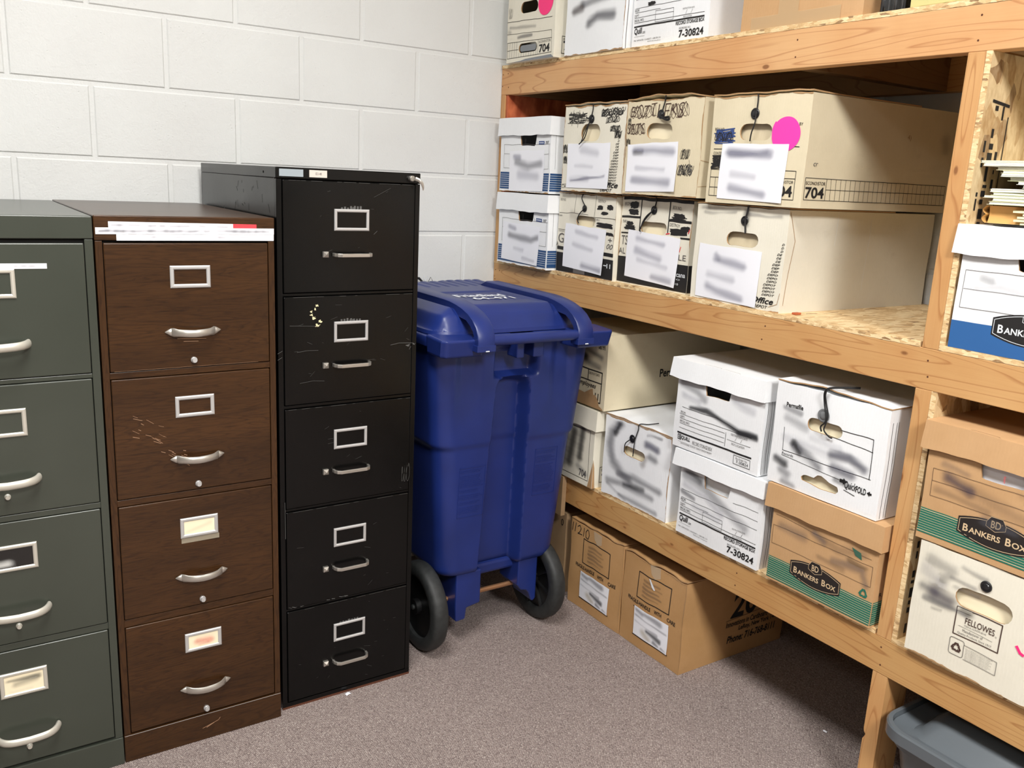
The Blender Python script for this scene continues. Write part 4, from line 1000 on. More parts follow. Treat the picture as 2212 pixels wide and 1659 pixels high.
# ------------------------------------------------------------------ boxes, top shelf
b = Box('storage_box', 'cream box with torn base and hot pink sticker, top shelf against the wall', 'box', 1.320, -.066, Z1, .282, .262, .39, 'ivory_board', G_TOP, 0, 201, .001, .0014, [stad(.130, .170, .100, .036), stad(.130, .042, .108, .030)])
pr = P_front(b)
pr.line([(.0, .134), (.266, .124)], .0014); pr.line([(.0, .094), (.265, .084)], .0010); pr.line([(.265, .084), (.269, .014)], .0010); pr.line([(.004, .066), (.267, .060)], .0013); pr.line([(.004, .066), (.006, .014), (.269, .016)], .0013); pr.line([(.005, .040), (.074, .040)], .0012)
for i in range(12): u = .02 + i * .0145; pr.line([(u, .014), (u, .066 if u < .07 else .028)], .0009)
pr.line([(.19, .016), (.19, .062)], .001)
pr.text('ECONO/STOR', .196, .049, .262, .057, 'ink_soft'); pr.text('704', .198, .019, .258, .045, 'ink', .045); pr.scribble(.006, .140, .034, .180, 3, .0010, 202, 'ink_soft')
pr.build('front_print', b.root)
mb = MB(); st = hole_stadium(.134, .040, .094, .020); mb.add([b.F(p[0], p[1], .002) for p in st], [tuple(range(len(st)))], 'grey_core'); mb.build('slot_tab', b.root)
pp = P_front(b); pp.off = .0014; pp.poly([(.226 + .043 * math.cos(i * PI / 20), .176 + .043 * math.sin(i * PI / 20)) for i in range(40)], 'hot_pink'); pp.build('round_sticker', b.root)
pp = P_front(b); pp.off = .0016; pp.poly([(.01, -.001), (.285, -.001), (.27, .009), (.2, .008), (.12, .006), (.09, .002)], 'grey_core'); pp.build('torn_base', b.root)
ps = Print(b.R); ps.frame(.03, .014, .3, .066, .0016); ps.text('EC', .036, .054, .05, .061); ps.rect(.036, .046, .07, .052, 'ink', 2); ps.text('4', .04, .018, .06, .04, 'ink', .04); ps.build('side_print', b.root)
smear(b.F, .0, .05, .2, .13, [([(.02, .115), (.17, .105)], .008, .35, GREY), ([(.07, .078), (.15, .080)], .007, .6, GREY), ([(.0, .10), (.02, .098)], .01, .3, GREY)], 'marker_smear', b.root, seed=25)
b = Box('storage_box', 'plain white box with smudged grey marker on the top shelf, second from the wall', 'box', 1.340, -.381, Z1, .288, .262, .39, 'white_board', G_TOP, 0, 211, .001, .0012)
smear(b.F, .01, .04, .286, .20, [([(.04, .130), (.08, .140)], .016, .75, (.10, .08, .08)), ([(.08, .145), (.20, .155), (.285, .165)], .013, .55, GREY), ([(.12, .088), (.16, .104), (.235, .102)], .018, .75, (.10, .10, .12))], 'marker_smear', b.root, seed=26)
edge_wear(b, 212, ('R', 'B'))
ps = Print(b.R); ps.line([(.01, .0), (.01, .26)], .002, 'ink_soft'); ps.build('side_fold', b.root)
b = Box('file_box', 'white box printed with a bold number on the top shelf beside the kraft carton', 'box', 1.365, -.678, Z1, .312, .255, .40, 'white_board', G_TOP, 0, 221, .0015, .0012, [notch(.15, .21, .10, .03)])
pr = P_front(b); quill_form(pr, True); pr.blob(.06, .110, .10, .122, 3); pr.build('front_print', b.root)
b = Box('carton', 'large kraft carton sealed with tan tape on the top shelf', 'carton', 1.352, -1.119, Z1, .358, .36, .45, 'kraft', G_TOP, 0, 231, .001, .0008)
pr = P_front(b); pr.off = .0012; pr.rect(.118, .0, .178, .36, 'tan_tape'); pr.rect(.034, -.0, .300, .030, 'tan_tape'); pr.build('packing_tape', b.root)

# ------------------------------------------------------------------ cartons on the floor
def fragile(b, hand=None, wx=0.0):
    pr = P_front(b)
    pr.frame(.070 + wx, .171, .213 + wx, .257, .0030); 
    pr.text('FRAGILE-HANDLE', .034, .147, .140, .160, 'ink', .02); pr.text('WITH', .156, .147, .188, .160, 'ink', .02); pr.text('CARE', .212, .147, .248, .160, 'ink', .02)
    pr.line([(.062, .134), (.080, .134)], .0024); pr.line([(.064, .038), (.222, .038)], .0026); pr.line([(.212, .132), (.222, .132)], .0022)
    if hand:
        for pts in ([(.010, .292), (.006, .262)], [(.024, .296), (.020, .264)], [(.034, .288), (.044, .296), (.052, .286), (.046, .272), (.036, .264), (.058, .266)], [(.068, .294), (.066, .264)], [(.086, .296), (.078, .284), (.080, .266), (.092, .264), (.098, .280), (.092, .294), (.086, .296)]):
            pr.line(pts, .0028)
    pr.build('front_print', b.root)
    smear(b.F, .075 + wx, .175, .208 + wx, .253, [([(.10, .238 - i * .0125), (.17 + .01 * (i % 2), .236 - i * .0125)], .004, .45, BRN) for i in range(5)], 'faded_print', b.root, seed=int(wx * 99) + 31)
    b.sheet(.066 + wx * .5, .041, .222, .138, .0, .003, strokes=[([(.05, .92), (.25, .85)], .012, .5, GREY), ([(.35, .93), (.75, .86)], .014, .5, GREY), ([(.0, .72), (.5, .66), (1, .62)], .004, .4, GREY), ([(.0, .5), (.7, .42)], .004, .35, GREY), ([(.4, .36), (.78, .26)], .009, .8, INK), ([(.3, .25), (.45, .1)], .016, .4, (.45, .36, .18)), ([(.62, .12), (.72, .06)], .008, .6, GREY), ([(.85, .08), (.95, .04)], .006, .5, GREY)], seed=40)
    pt = P_front(b); pt.off = .0013; pt.poly([(.12, .300), (.165, .300), (.168, .268), (.145, .258), (.128, .272)], 'tape'); pt.build('packing_tape', b.root)
    b.top_flap('kraft_plain', .006, .001, lf=lambda a: abs(math.sin(a * 7)) * .8 + .2)
b = Box('carton', 'brown floor carton with five hand written digits on its upper corner', 'carton', 1.356, -.566, .0008, .275, .302, .46, 'kraft_plain', G_FLR, 0, 241, .003, .0022); fragile(b, True); edge_wear(b, 241, ('B', 'R', 'L'))
b = Box('carton', 'brown floor carton with a lifted scrap of clear tape and big print on its side', 'carton', 1.357, -.847, .0008, .277, .298, .46, 'kraft_plain', G_FLR, 0, 251, .003, .0020); fragile(b, False, .004); edge_wear(b, 252, ('B', 'R', 'T'))
pt = P_front(b); pt.off = .002; pt.poly([(.121, .254), (.127, .254), (.152, .224), (.146, .222), (.136, .230)], 'white_line'); pt.build('tape_scrap', b.root)
ps = Print(b.R)
ps.text('20', .205, .134, .33, .222, 'ink', .06, .15); ps.line([(.188, .130), (.42, .142)], .0014); ps.text('Innovations in Cardboard', .188, .108, .38, .126, 'ink', .02, .2); ps.text('LeRoy, New York 14482', .246, .084, .44, .104, 'ink', .03, .15); ps.text('Phone: 716-768-8111', .197, .052, .42, .078, 'ink', .04, .2)
ps.build('side_print', b.root)
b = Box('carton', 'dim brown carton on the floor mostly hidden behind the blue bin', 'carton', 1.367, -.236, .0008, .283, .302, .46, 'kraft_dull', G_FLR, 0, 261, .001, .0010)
pr = P_front(b); pr.text('0', .255, .250, .268, .275, 'ink'); pr.build('front_print', b.root)
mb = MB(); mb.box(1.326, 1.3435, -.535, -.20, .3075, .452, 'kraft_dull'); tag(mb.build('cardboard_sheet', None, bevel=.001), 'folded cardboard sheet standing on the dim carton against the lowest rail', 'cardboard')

# ------------------------------------------------------------------ filing cabinets
def frame_part(parent, x0, x1, z0, z1, y, bw, m, th=.0035, card=None, cseed=0):
    mb = MB()
    o = [(x0, z0), (x1, z0), (x1, z1), (x0, z1)]; i_ = [(x0 + bw, z0 + bw), (x1 - bw, z0 + bw), (x1 - bw, z1 - bw), (x0 + bw, z1 - bw)]
    k = bw * .28
    om = [(x0 + k, z0 + k), (x1 - k, z0 + k), (x1 - k, z1 - k), (x0 + k, z1 - k)]; im = [(x0 + bw - k, z0 + bw - k), (x1 - bw + k, z0 + bw - k), (x1 - bw + k, z1 - bw + k), (x0 + bw - k, z1 - bw + k)]
    rings = [(o, 0), (o, -th * .6), (om, -th), (im, -th), (i_, -th * .6), (i_, 0)]
    vs = [(p[0], y + d, p[1]) for rg, d in rings for p in rg]
    mb.add(vs, [(a * 4 + q, a * 4 + (q + 1) % 4, (a + 1) * 4 + (q + 1) % 4, (a + 1) * 4 + q) for a in range(5) for q in range(4)], m)
    fo = mb.build('label_frame', parent)
    if card:
        mb = MB(); mb.box(x0 + bw * .8, x1 - bw * .8, y - .0012, y - .0002, z0 + bw * .8, z1 - bw * .8, card[0]); co = mb.build('label_card', fo)
        if card[1]:
            M = lambda u, v, of: (x0 + u, y - .0012 - of, z0 + v)
            smear(M, bw, bw, x1 - x0 - bw, z1 - z0 - bw, card[1], 'card_writing', co, off=.0003, nu=40, nv=24)
    return fo

def cabinet(name, label, X, Yf, w, h, depth, drawers, mats, stile, cap, base, style):
    t = thing(name, label, 'filing cabinet', (X + w / 2, Yf, 0))
    mh, mv = mats; hw = w / 2
    # carcass: back, sides, top, recessed front panel
    mb = MB()
    mb.box(-hw, -hw + .002, .012, depth, .0, h - cap, mv); mb.box(hw - .002, hw, .012, depth, .0, h - cap, mv); mb.box(-hw, hw, depth - .002, depth, .0, h - cap, mv)
    mb.box(-hw + .002, hw - .002, .010, .012, .0, h - cap, 'gap'); mb.build('cabinet_shell', t)
    mb = MB(); mb.box(-hw - .0008, hw + .0008, -.0008, depth + .001, h - cap, h, mh); mb.build('top_cover', t, bevel=.0022, seg=3)
    for sx in (-1, 1):
        mb = MB(); mb.box(min(sx * hw, sx * (hw - stile)), max(sx * hw, sx * (hw - stile)), 0, .012, base, h - cap - .0012, mv); mb.build('front_stile', t, bevel=.001)
    if base > .03:
        mb = MB(); mb.box(-hw - .0008, hw + .0008, -.002, .014, 0, base - .0012, mh); mb.build('plinth', t, bevel=.002)
    else:
        mb = MB(); mb.box(-hw, hw, .0, .012, 0, base, mh); mb.box(-hw, hw, -.0006, .0, 0.0, .006, 'rust'); mb.build('plinth', t)
    prev = None; res = []
    for i, (zt, zb) in enumerate(drawers):
        if prev is not None:
            mb = MB(); mb.box(-hw + stile, hw - stile, .0015, .012, zt + .0018, prev - .0018, mh); mb.build('drawer_rail', t, bevel=.0008)
        prev = zb
        mb = MB(); mb.box(-hw + stile + .0016, hw - stile - .0016, -.0008 if style != 'black' else -.002, .010, zb, zt, mh); d = mb.build('drawer', t, bevel=.0022, seg=3)
        d.location = (0, 0, 0); res.append(d)
        style_fn[style](d, zt, i)
    if drawers[-1][1] - base > .004:
        pass
    return t, res
def bow_handle(d, cx, z, kind):
    mb = MB()
    if kind == 'pointed':
        N = 28; path = []; rr = []
        for i in range(N + 1):
            a = -1 + 2 * i / N; x = cx + a * .062
            e = abs(a)
            y = -.0012 - .021 * (1 - min(1, (e / .80)) ** 3.0) if e < .8 else -.0012 - .002 * (1 - e) / .2
            hh = .0085 if e < .62 else (.0085 + .0015 * math.sin((e - .62) / .38 * PI)) * (1 - max(0, (e - .74) / .26)) ** .8 + .0006
            path.append((x, y - .003, z - .0 - (0.003 * (1 - e)))); rr.append(hh)
        vs = []
        for i, (p, r) in enumerate(zip(path, rr)):
            for k in range(12):
                an = 2 * PI * k / 12; vs.append((p[0], p[1] + math.cos(an) * min(.0042, r * .6), p[2] + math.sin(an) * r))
        fs = [(i * 12 + k, i * 12 + (k + 1) % 12, (i + 1) * 12 + (k + 1) % 12, (i + 1) * 12 + k) for i in range(N) for k in range(12)]
        mb.add(vs, fs + [tuple(reversed(range(12))), tuple(range(N * 12, N * 12 + 12))], 'satin_metal', True)
    elif kind == 'round':
        path = []
        for i in range(33):
            a = -1 + 2 * i / 32; e = abs(a); path.append((cx + a * .062, -.0045 - .030 * (1 - e ** 4.5) ** .8, z - .003 * (1 - e)))
        mb.tube(path, [.0088 + .0022 * max(0, abs(-1 + 2 * i / 32) - .7) for i in range(33)], 'old_metal', 12, flat=(.62, 1.0))
    else:
        hwid = .052; P = [(-hwid, 0), (-hwid + .001, -.012), (-hwid + .006, -.022), (-hwid + .016, -.028), (hwid - .016, -.028), (hwid - .006, -.022), (hwid - .001, -.012), (hwid, 0)]
        Q = [(-hwid + .006, 0), (-hwid + .0065, -.011), (-hwid + .011, -.0185), (-hwid + .018, -.0235), (hwid - .018, -.0235), (hwid - .011, -.0185), (hwid - .0065, -.011), (hwid - .006, 0)]
        n = len(P); vs = []
        for zz in (z - .0045, z + .0045): vs += [(cx + p[0], p[1] - .001, zz) for p in P] + [(cx + p[0], p[1] - .001, zz) for p in Q]
        fs = []
        for i in range(n - 1):
            fs += [(i, i + 1, n + i + 1, n + i), (2 * n + i + 1, 2 * n + i, 3 * n + i, 3 * n + i + 1), (i + 1, i, 2 * n + i, 2 * n + i + 1), (n + i, n + i + 1, 3 * n + i + 1, 3 * n + i)]
        mb.add(vs, fs, 'satin_metal')
        return mb.build('handle', d, bevel=.0012, seg=2)
    return mb.build('handle', d)
def knob(d, x, z, m='frame_metal', r=.0072):
    mb = MB(); mb.lathe([(r, 0), (r, .004), (r * .82, .0052), (r * .8, .0095), (r * .7, .0108), (.0004, .0108)], (x, -.001, z), (0, -1, 0), m, 20); mb.build('thumb_latch', d)
def st_brown(d, zt, i):
    c = None
    if i == 2: c = ('cream_paper', [([(.01, .012), (.07, .03)], .006, .12, BRN)])
    if i == 3: c = ('cream_paper', [([(.03, .025), (.06, .022)], .012, .55, (.85, .25, .2)), ([(.035, .012), (.055, .014)], .006, .35, (.85, .3, .25))])
    frame_part(d, -.0445, .0435, zt - .100, zt - .050, -.001, .0085, 'frame_metal', .0035, c)
    bow_handle(d, .001, zt - .199, 'pointed'); knob(d, .001, zt - .2675)
    if i == 2:
        pr = Print(lambda u, v, o: (u, -.0008 - o, v), .0004); pr.poly([(-.043, zt - .101), (.046, zt - .101), (.046, zt - .114), (-.043, zt - .114)], 'tape'); pr.build('tape_strip', d)
def st_green(d, zt, i):
    c = None
    if i == 2: c = ('black_sheet', [([(.0, .012), (.035, .016)], .014, .95, (.75, .75, .72))])
    if i == 3: c = ('inner_cream', [([(.01, .04), (.08, .04)], .006, .5, (.12, .12, .1)), ([(.03, .03), (.07, .035)], .01, .5, (.25, .24, .2)), ([(.02, .01), (.06, .01)], .006, .4, (.7, .7, .66))])
    frame_part(d, -.047, .047, zt - .112, zt - .052, -.001, .0085, 'old_metal', .0035, c)
    bow_handle(d, .0, zt - .207, 'round'); knob(d, .0, zt - .2435, 'old_metal', .0062)
def st_black(d, zt, i):
    frame_part(d, -.046, .047, zt - .119, zt - .066, -.0022, .0075, 'frame_metal', .0045)
    h = bow_handle(d, .002, zt - .178, 'square')
    mb = MB(); x, z, s_ = -.070, zt - .177, .0070
    mb.add([(x - s_, -.002, z - s_), (x + s_, -.002, z - s_), (x + s_, -.002, z + s_), (x - s_, -.002, z + s_), (x - s_, -.010, z - s_), (x + s_, -.010, z - s_), (x + s_, -.010, z + s_), (x - s_, -.010, z + s_), (x, -.0155, z)],
        [(0, 1, 5, 4), (1, 2, 6, 5), (2, 3, 7, 6), (3, 0, 4, 7), (4, 5, 8), (5, 6, 8), (6, 7, 8), (7, 4, 8)], 'satin_metal'); mb.build('thumb_latch', d)
    pr = Print(lambda u, v, o: (u, -.002 - o, v), .0003); r = random.Random(60 + i)
    for k in range(9):
        u = -.028 + (k % 5) * .008 + (.026 if k > 4 else 0); hh = r.uniform(.003, .010)
        if i in (0, 1, 4): pr.rect(u, zt - .067, u + .005, zt - .067 + hh * (1 if i < 2 else .6), 'scratch', 1)
    for k in range((6, 16, 8, 6, 14)[i]):
        u, v = r.uniform(-.16, .16), zt - r.uniform(.02, .26); a = r.uniform(-.6, .9); L = r.uniform(.003, .02); pr.line([(u, v), (u + L * math.cos(a), v + L * math.sin(a))], .0004, 'scratch')
    # chipped drawer lips
    zb = zt - .27
    for k in range(16):
        u = r.uniform(-.172, .172); L = r.uniform(.004, .03); pr.line([(u, zt - .0012), (min(u + L, .174), zt - .0012)], .0006, 'scratch')
    pr.build('wear_marking', d)
style_fn = dict(brown=st_brown, green=st_green, black=st_black)

cg, dg_ = cabinet('filing_cabinet', 'grey green metal four drawer filing cabinet beside the woodgrain one', -.5275, -.7475, .3935, 1.3205, .70, [(1.264, .983), (.970, .684), (.667, .384), (.365, .080)], ('green_metal', 'green_metal'), .0165, .0475, .074, 'green')
cb, db_ = cabinet('filing_cabinet', 'walnut woodgrain four drawer filing cabinet between the green and black ones', -.1302, -.7458, .3882, 1.3227, .70, [(1.264, .980), (.962, .680), (.661, .379), (.357, .077)], ('walnut_h', 'walnut_v'), .0145, .0530, .074, 'brown')
ck, dk_ = cabinet('filing_cabinet', 'tall black metal five drawer filing cabinet beside the blue bin', .2717, -.723, .381, 1.4408, .675, [(1.412, 1.141), (1.131, .857), (.846, .580), (.570, .297), (.288, .021)], ('black_metal', 'black_metal'), .0135, .0265, .018, 'black')
# label strips across the brown cabinet's top
cxb = -.1302 + .3882 / 2
M = lambda u, v, o: (u - cxb, -.0010 - o, v)
def strip(name, x0, x1, z0, z1, dz, strokes, red=None, seed=1, th=.0006, parent=cb, MM=M):
    MMt = lambda u, v, o: MM(u, v + dz * (u - x0) / (x1 - x0), o + th)
    mb = MB(); mb.grid(lambda a, b: MMt(x0 + a * (x1 - x0), z0 + b * (z1 - z0), 0), 12, 2, 'paper')
    if red: mb.grid(lambda a, b: MMt(red[0] + a * (red[1] - red[0]), z0 + b * (z1 - z0), .0003), 6, 2, 'red_mark')
    o = mb.build(name, parent); smear(MMt, x0, z0, x1, z1, strokes, 'blurred_writing', o, off=.0006, nu=90, nv=12, seed=seed)
    return o
r = random.Random(8)
def sq(x0, x1, z0, z1, n, s_): return [([(a, z0 + (z1 - z0) * r.uniform(.3, .7)), (a + r.uniform(.006, .02), z0 + (z1 - z0) * r.uniform(.3, .7))], .006, s_ * r.uniform(.5, 1), GREY) for a in [x0 + (x1 - x0) * i / n for i in range(n)]]
strip('label_strip', -.102, .216, 1.296, 1.310, -.003, sq(-.1, .15, 1.297, 1.309, 12, .5), (.162, .216), 2)
strip('label_strip', -.128, .257, 1.283, 1.297, .001, sq(-.12, .25, 1.284, 1.297, 22, .75), None, 3, .0010)
strip('label_strip', -.087, .2565, 1.2695, 1.284, .0, sq(-.08, .25, 1.270, 1.283, 14, .35), None, 4, .0004)
cxg = -.5275 + .3935 / 2
strip('label_strip', -.37, -.224, 1.2125, 1.2235, -.001, sq(-.36, -.24, 1.213, 1.222, 9, .4), None, 5, .0006, dg_[0], lambda u, v, o: (u - cxg, -.0010 - o, v))
# scuffs on brown and green fronts, plus a painted highlight along the plinth lip
pr = Print(lambda u, v, o: (u, -.0012 - o, v), .0003); r = random.Random(12)
for k in range(26):
    u = -.14 + r.random() * .12; v = .86 - (u + .14) * .7 + r.uniform(-.035, .03); L = r.uniform(.004, .02); a = r.uniform(-.7, -.3); pr.line([(u, v), (u + L * math.cos(a), v + L * math.sin(a))], r.uniform(.0005, .0014), 'scratch_brown')
pr.blob(-.17, .838, -.132, .862, 5, 'scratch_brown', 18, .3) if False else None
pr.line([(-.034, 1.048), (.03, 1.045)], .0008, 'scratch_brown'); pr.line([(-.02, 1.041), (.012, 1.040)], .0012, 'scratch_brown'); pr.line([(-.17, 1.0008 - .0195), (.15, 1.0008 - .0195)], .0005, 'scratch_brown')
pr.build('scuff_highlight_marks', cb)
pr = Print(lambda u, v, o: (u, -.0024 - o, v), .0003); pr.line([(-.01, .034), (.03, .046), (.034, .052)], .0014, 'scratch_brown'); pr.line([(.0, .034), (.018, .042)], .002, 'scratch_brown'); pr.line([(-.193, .0722), (.193, .0722)], .0012, 'frame_metal'); pr.build('scuff_highlight_marks', cb)  # last line paints the plinth lip's highlight, the others are scuffs
# black cabinet: stickers, lock and key, chips
pr = Print(lambda u, v, o: (u - .19, -.0012 - o, v), .0006); pr.rect(.007, 1.4195, .066, 1.4365, 'sticker_grey'); pr.build('sticker', ck)
pr = Print(lambda u, v, o: (u - .19, -.0012 - o, v), .0006); pr.rect(.081, 1.4195, .126, 1.4365, 'sticker_beige'); pr.text('ES1-48', .097, 1.425, .112, 1.431, 'ink_soft', .01); pr.build('sticker', ck)
mb = MB(); mb.lathe([(.0075, 0), (.0075, .010), (.006, .012), (.0004, .012)], (.163, -.001, 1.427), (0, -1, 0), 'satin_metal', 18); lk = mb.build('lock', ck)
mb = MB(); mb.box(.1625, .1635, -.026, -.012, 1.423, 1.431, 'satin_metal'); mb.tube([(.163, -.028, 1.427), (.170, -.034, 1.424), (.178, -.036, 1.415), (.182, -.034, 1.405), (.183, -.032, 1.399)], [.005, .0045, .0038, .0024, .0012], 'satin_metal', 8, flat=(.35, 1)); mb.build('key', lk)
pr = Print(lambda u, v, o: (u - .4622, -.0022 - o, v), .0004); r = random.Random(77)
for q in [(.350, 1.080, .364, 1.090), (.357, 1.072, .369, 1.082), (.364, 1.050, .382, 1.064), (.372, 1.062, .386, 1.074), (.362, 1.094, .370, 1.104), (.366, 1.104, .376, 1.112), (.352, 1.090, .360, 1.097)]: pr.blob(*q, seed=int(q[0] * 1000), m='chip_cream', n=14, j=.4)
pr.line([(.301, 1.060), (.374, 1.056)], .0007, 'scratch'); pr.line([(.319, .992), (.345, .995), (.374, .994)], .0008, 'scratch'); pr.line([(.575, .995), (.60, .999), (.637, .997)], .0012, 'scratch'); pr.line([(.326, .912), (.36, .916), (.390, .913)], .0007, 'scratch')
for q in [(.618, .985, .634, .996), (.636, .990, .652, .998), (.628, .978, .636, .99)]: pr.blob(*q, seed=int(q[1] * 900), m='scratch', n=16, j=.5)
for q in [(.270, .992, .281, .998), (.270, .976, .28, .982)]: pr.line([(q[0], q[1]), (q[2], q[3])], .001, 'scratch')
pr.line([(.523, 1.285), (.532, 1.293)], .0009, 'scratch'); pr.line([(.522, 1.377), (.568, 1.401)], .0005, 'scratch')
pr.scribble(.612, .60, .642, .66, 3, .0007, 3, 'scratch'); pr.line([(.283, .60), (.284, .50)], .0011, 'scratch')
for k in range(14): a = .285 + r.random() * .2; pr.line([(a, .299 + r.uniform(-.002, .004)), (a + .008, .299)], r.uniform(.0006, .002), 'scratch')
pr.build('wear_marking', ck)
# dark seam line and short dark marks on the exposed left side
pr = Print(lambda u, v, o: (-.1905 - o, u, v), .0003)
pr.line([(.02, 1.4405 - .0265), (.66, 1.4405 - .0265)], .0012, 'gap'); pr.lathe([(.003, 0), (.003, .0006), (.0003, .0006)], (-.1915, .09, 1.427), (-1, 0, 0), 'gap', 10)
for k in range(16): u = r.uniform(.03, .35); v = r.uniform(1.34, 1.405); pr.line([(u, v), (u + r.uniform(-.01, .01), v - r.uniform(.003, .02))], .0012, 'gap')
pr.build('side_marks', ck)

# ------------------------------------------------------------------ blue wheeled bin
XC, YH = 1.0, 0
bn = thing('wheeled_bin', 'blue wheeled recycling bin with white lettering on its lid', 'bin', (XC, -.60, 0))
def sst(a, b, x):
    t = min(1, max(0, (x - a) / (b - a))); return t * t * (3 - 2 * t)
def lerp(a, b, t): return a + (b - a) * t
def bin_ring(z, n=200):
    t = (z - .235) / (.985 - .235)
    hw = lerp(.212, .272, t) + .010 * sst(.655, .675, z)
    yb = lerp(-.066, -.105, t) - .004 * sst(.655, .675, z)      # back (towards the camera), local y (origin -.60)
    yf = lerp(.40, .535, t)
    if z < .26:
        k = 1 - (.26 - z) / .025; hw -= .03 * (1 - math.sqrt(max(0, 1 - (1 - k) ** 2))); yb += .03 * (1 - math.sqrt(max(0, 1 - (1 - k) ** 2)))
    r = .055; P = []
    # perimeter sampled evenly: rounded rectangle
    L = [(2 * hw - 2 * r), (yf - yb - 2 * r)]
    segs = [('l', (-hw + r, yb), (hw - r, yb), L[0], 130), ('a', (hw - r, yb + r), -90, 12), ('l', (hw, yb + r), (hw, yf - r), L[1], 24), ('a', (hw - r, yf - r), 0, 12), ('l', (hw - r, yf), (-hw + r, yf), L[0], 24), ('a', (-hw + r, yf - r), 90, 12), ('l', (-hw, yf - r), (-hw, yb + r), L[1], 24), ('a', (-hw + r, yb + r), 180, 12)]
    for s_ in segs:
        if s_[0] == 'l':
            for i in range(s_[4]): f = i / s_[4]; P.append([lerp(s_[1][0], s_[2][0], f), lerp(s_[1][1], s_[2][1], f)])
        else:
            for i in range(s_[3]): a = math.radians(s_[2] + 90 * i / s_[3]); P.append([s_[1][0] + r * math.cos(a), s_[1][1] + r * math.sin(a)])
    cw = lerp(.072, .050, t)
    for p in P[:131]:
        e = 1 - sst(cw - .008, cw + .010, abs(p[0] + .008))
        zc = .845; top = math.sqrt(max(0, 1 - ((p[0] + .008) / .062) ** 2)) * .035 - .02
        dep = .052 * e * (1 - sst(zc + top - .012, zc + top + .020, z))
        g = (1 - sst(.060, .085, abs(p[0]))) * sst(.865, .885, z) * (1 - sst(.945, .96, z)) * .040
        # soft vertical flute left and right
        fl = .010 * (1 - sst(.02, .05, abs(abs(p[0]) - .165))) * sst(.70, .95, z)
        p[1] += max(dep, g) + fl
    # bulged lower-left shoulder flare
    return [(p[0], p[1], z) for p in P]
zs = [.235, .238, .243, .25, .26] + [.26 + (.985 - .26) * i / 120 for i in range(1, 121)]
mb = MB(); rings = [bin_ring(z) for z in zs]; N = len(rings[0]); vs = [p for rg in rings for p in rg]
fs = [(i * N + k, i * N + (k + 1) % N, (i + 1) * N + (k + 1) % N, (i + 1) * N + k) for i in range(len(rings) - 1) for k in range(N)]
mb.add(vs, fs + [tuple(reversed(range(N)))], 'blue', True)
# rim flange
top = rings[-1]
def ring_off(rg, o, z): return [(p[0] * (1 + o / .28), p[1] + (o if p[1] > .2 else -o), z) for p in rg]
rr = [ring_off(top, .0, .975), ring_off(top, .012, .975), ring_off(top, .014, .985), ring_off(top, .014, 1.000), ring_off(top, .010, 1.004), ring_off(top, -.004, 1.004), ring_off(top, -.006, .95)]
vs = [p for rg in rr for p in rg]; fs = [(i * N + k, i * N + (k + 1) % N, (i + 1) * N + (k + 1) % N, (i + 1) * N + k) for i in range(len(rr) - 1) for k in range(N)]
mb.add(vs, fs, 'blue', True)
body = mb.build('bin_body', bn, angle=50)
# embossed panels of tiny raised lines
def emboss(x0, x1, z0, z1, seed):
    mb = MB(); r = random.Random(seed)
    def yy(z): t = (z - .235) / .75; return lerp(-.066, -.105, t)
    def bar(a, b, c, d, h=.0012):
        vs = [(a, yy(c) + .001, c), (b, yy(c) + .001, c), (b, yy(d) + .001, d), (a, yy(d) + .001, d), (a, yy(c) - h, c), (b, yy(c) - h, c), (b, yy(d) - h, d), (a, yy(d) - h, d)]
        mb.add(vs, [(4, 5, 6, 7), (0, 1, 5, 4), (1, 2, 6, 5), (2, 3, 7, 6), (3, 0, 4, 7)], 'blue')
    bar(x0, x1, z0, z0 + .0016); bar(x0, x1, z1 - .0016, z1); bar(x0, x0 + .0016, z0, z1); bar(x1 - .0016, x1, z0, z1)
    z = z1 - .008
    while z > z0 + .006:
        x = x0 + .004; xe = x1 - .004 - r.uniform(0, .02)
        while x < xe: w_ = r.uniform(.0015, .004); bar(x, min(x + w_, xe), z - .0028, z, .0009); x += w_ + .0012
        z -= .0058 if r.random() < .85 else .011
    mb.build('embossed_panel', bn)
emboss(-.175, -.085, .440, .600, 3); emboss(.095, .180, .470, .625, 4)
# handle bar, ears and tongue
mb = MB(); mb.tube([(-.20, -.186, 1.001), (.20, -.186, 1.001)], .0155, 'blue', 18); mb.build('handle_bar', bn)
for sx in (-1, 1):
    mb = MB()
    def ear(a, b, sx=sx):
        return None
    x0, x1 = (.168, .298)
    A = [(x0, -.185), (x1 - .012, -.185), (x1, -.170), (x1, -.08), (x0 - .01, -.08)]
    n = len(A); vs = [(sx * p[0], p[1], 1.010 - (.004 if p[1] < -.15 else 0)) for p in A] + [(sx * p[0] * (.985), p[1] + (.012 if p[1] < -.1 else 0), .955) for p in A]
    f = [tuple(range(n)), tuple(reversed(range(n, 2 * n)))] + [(i, n + i, n + (i + 1) % n, (i + 1) % n) for i in range(n)]
    if sx > 0: f = [tuple(reversed(q)) for q in f]
    mb.add(vs, f, 'blue'); mb.build('handle_bracket', bn, bevel=.007, seg=3)
mb = MB(); mb.box(-.045, .045, -.186, -.09, .990, 1.004, 'blue'); mb.box(-.036, -.010, -.150, -.095, .935, .985, 'blue'); mb.box(.022, .060, -.150, -.095, .935, .985, 'blue'); mb.build('handle_bridge', bn, bevel=.004, seg=2)
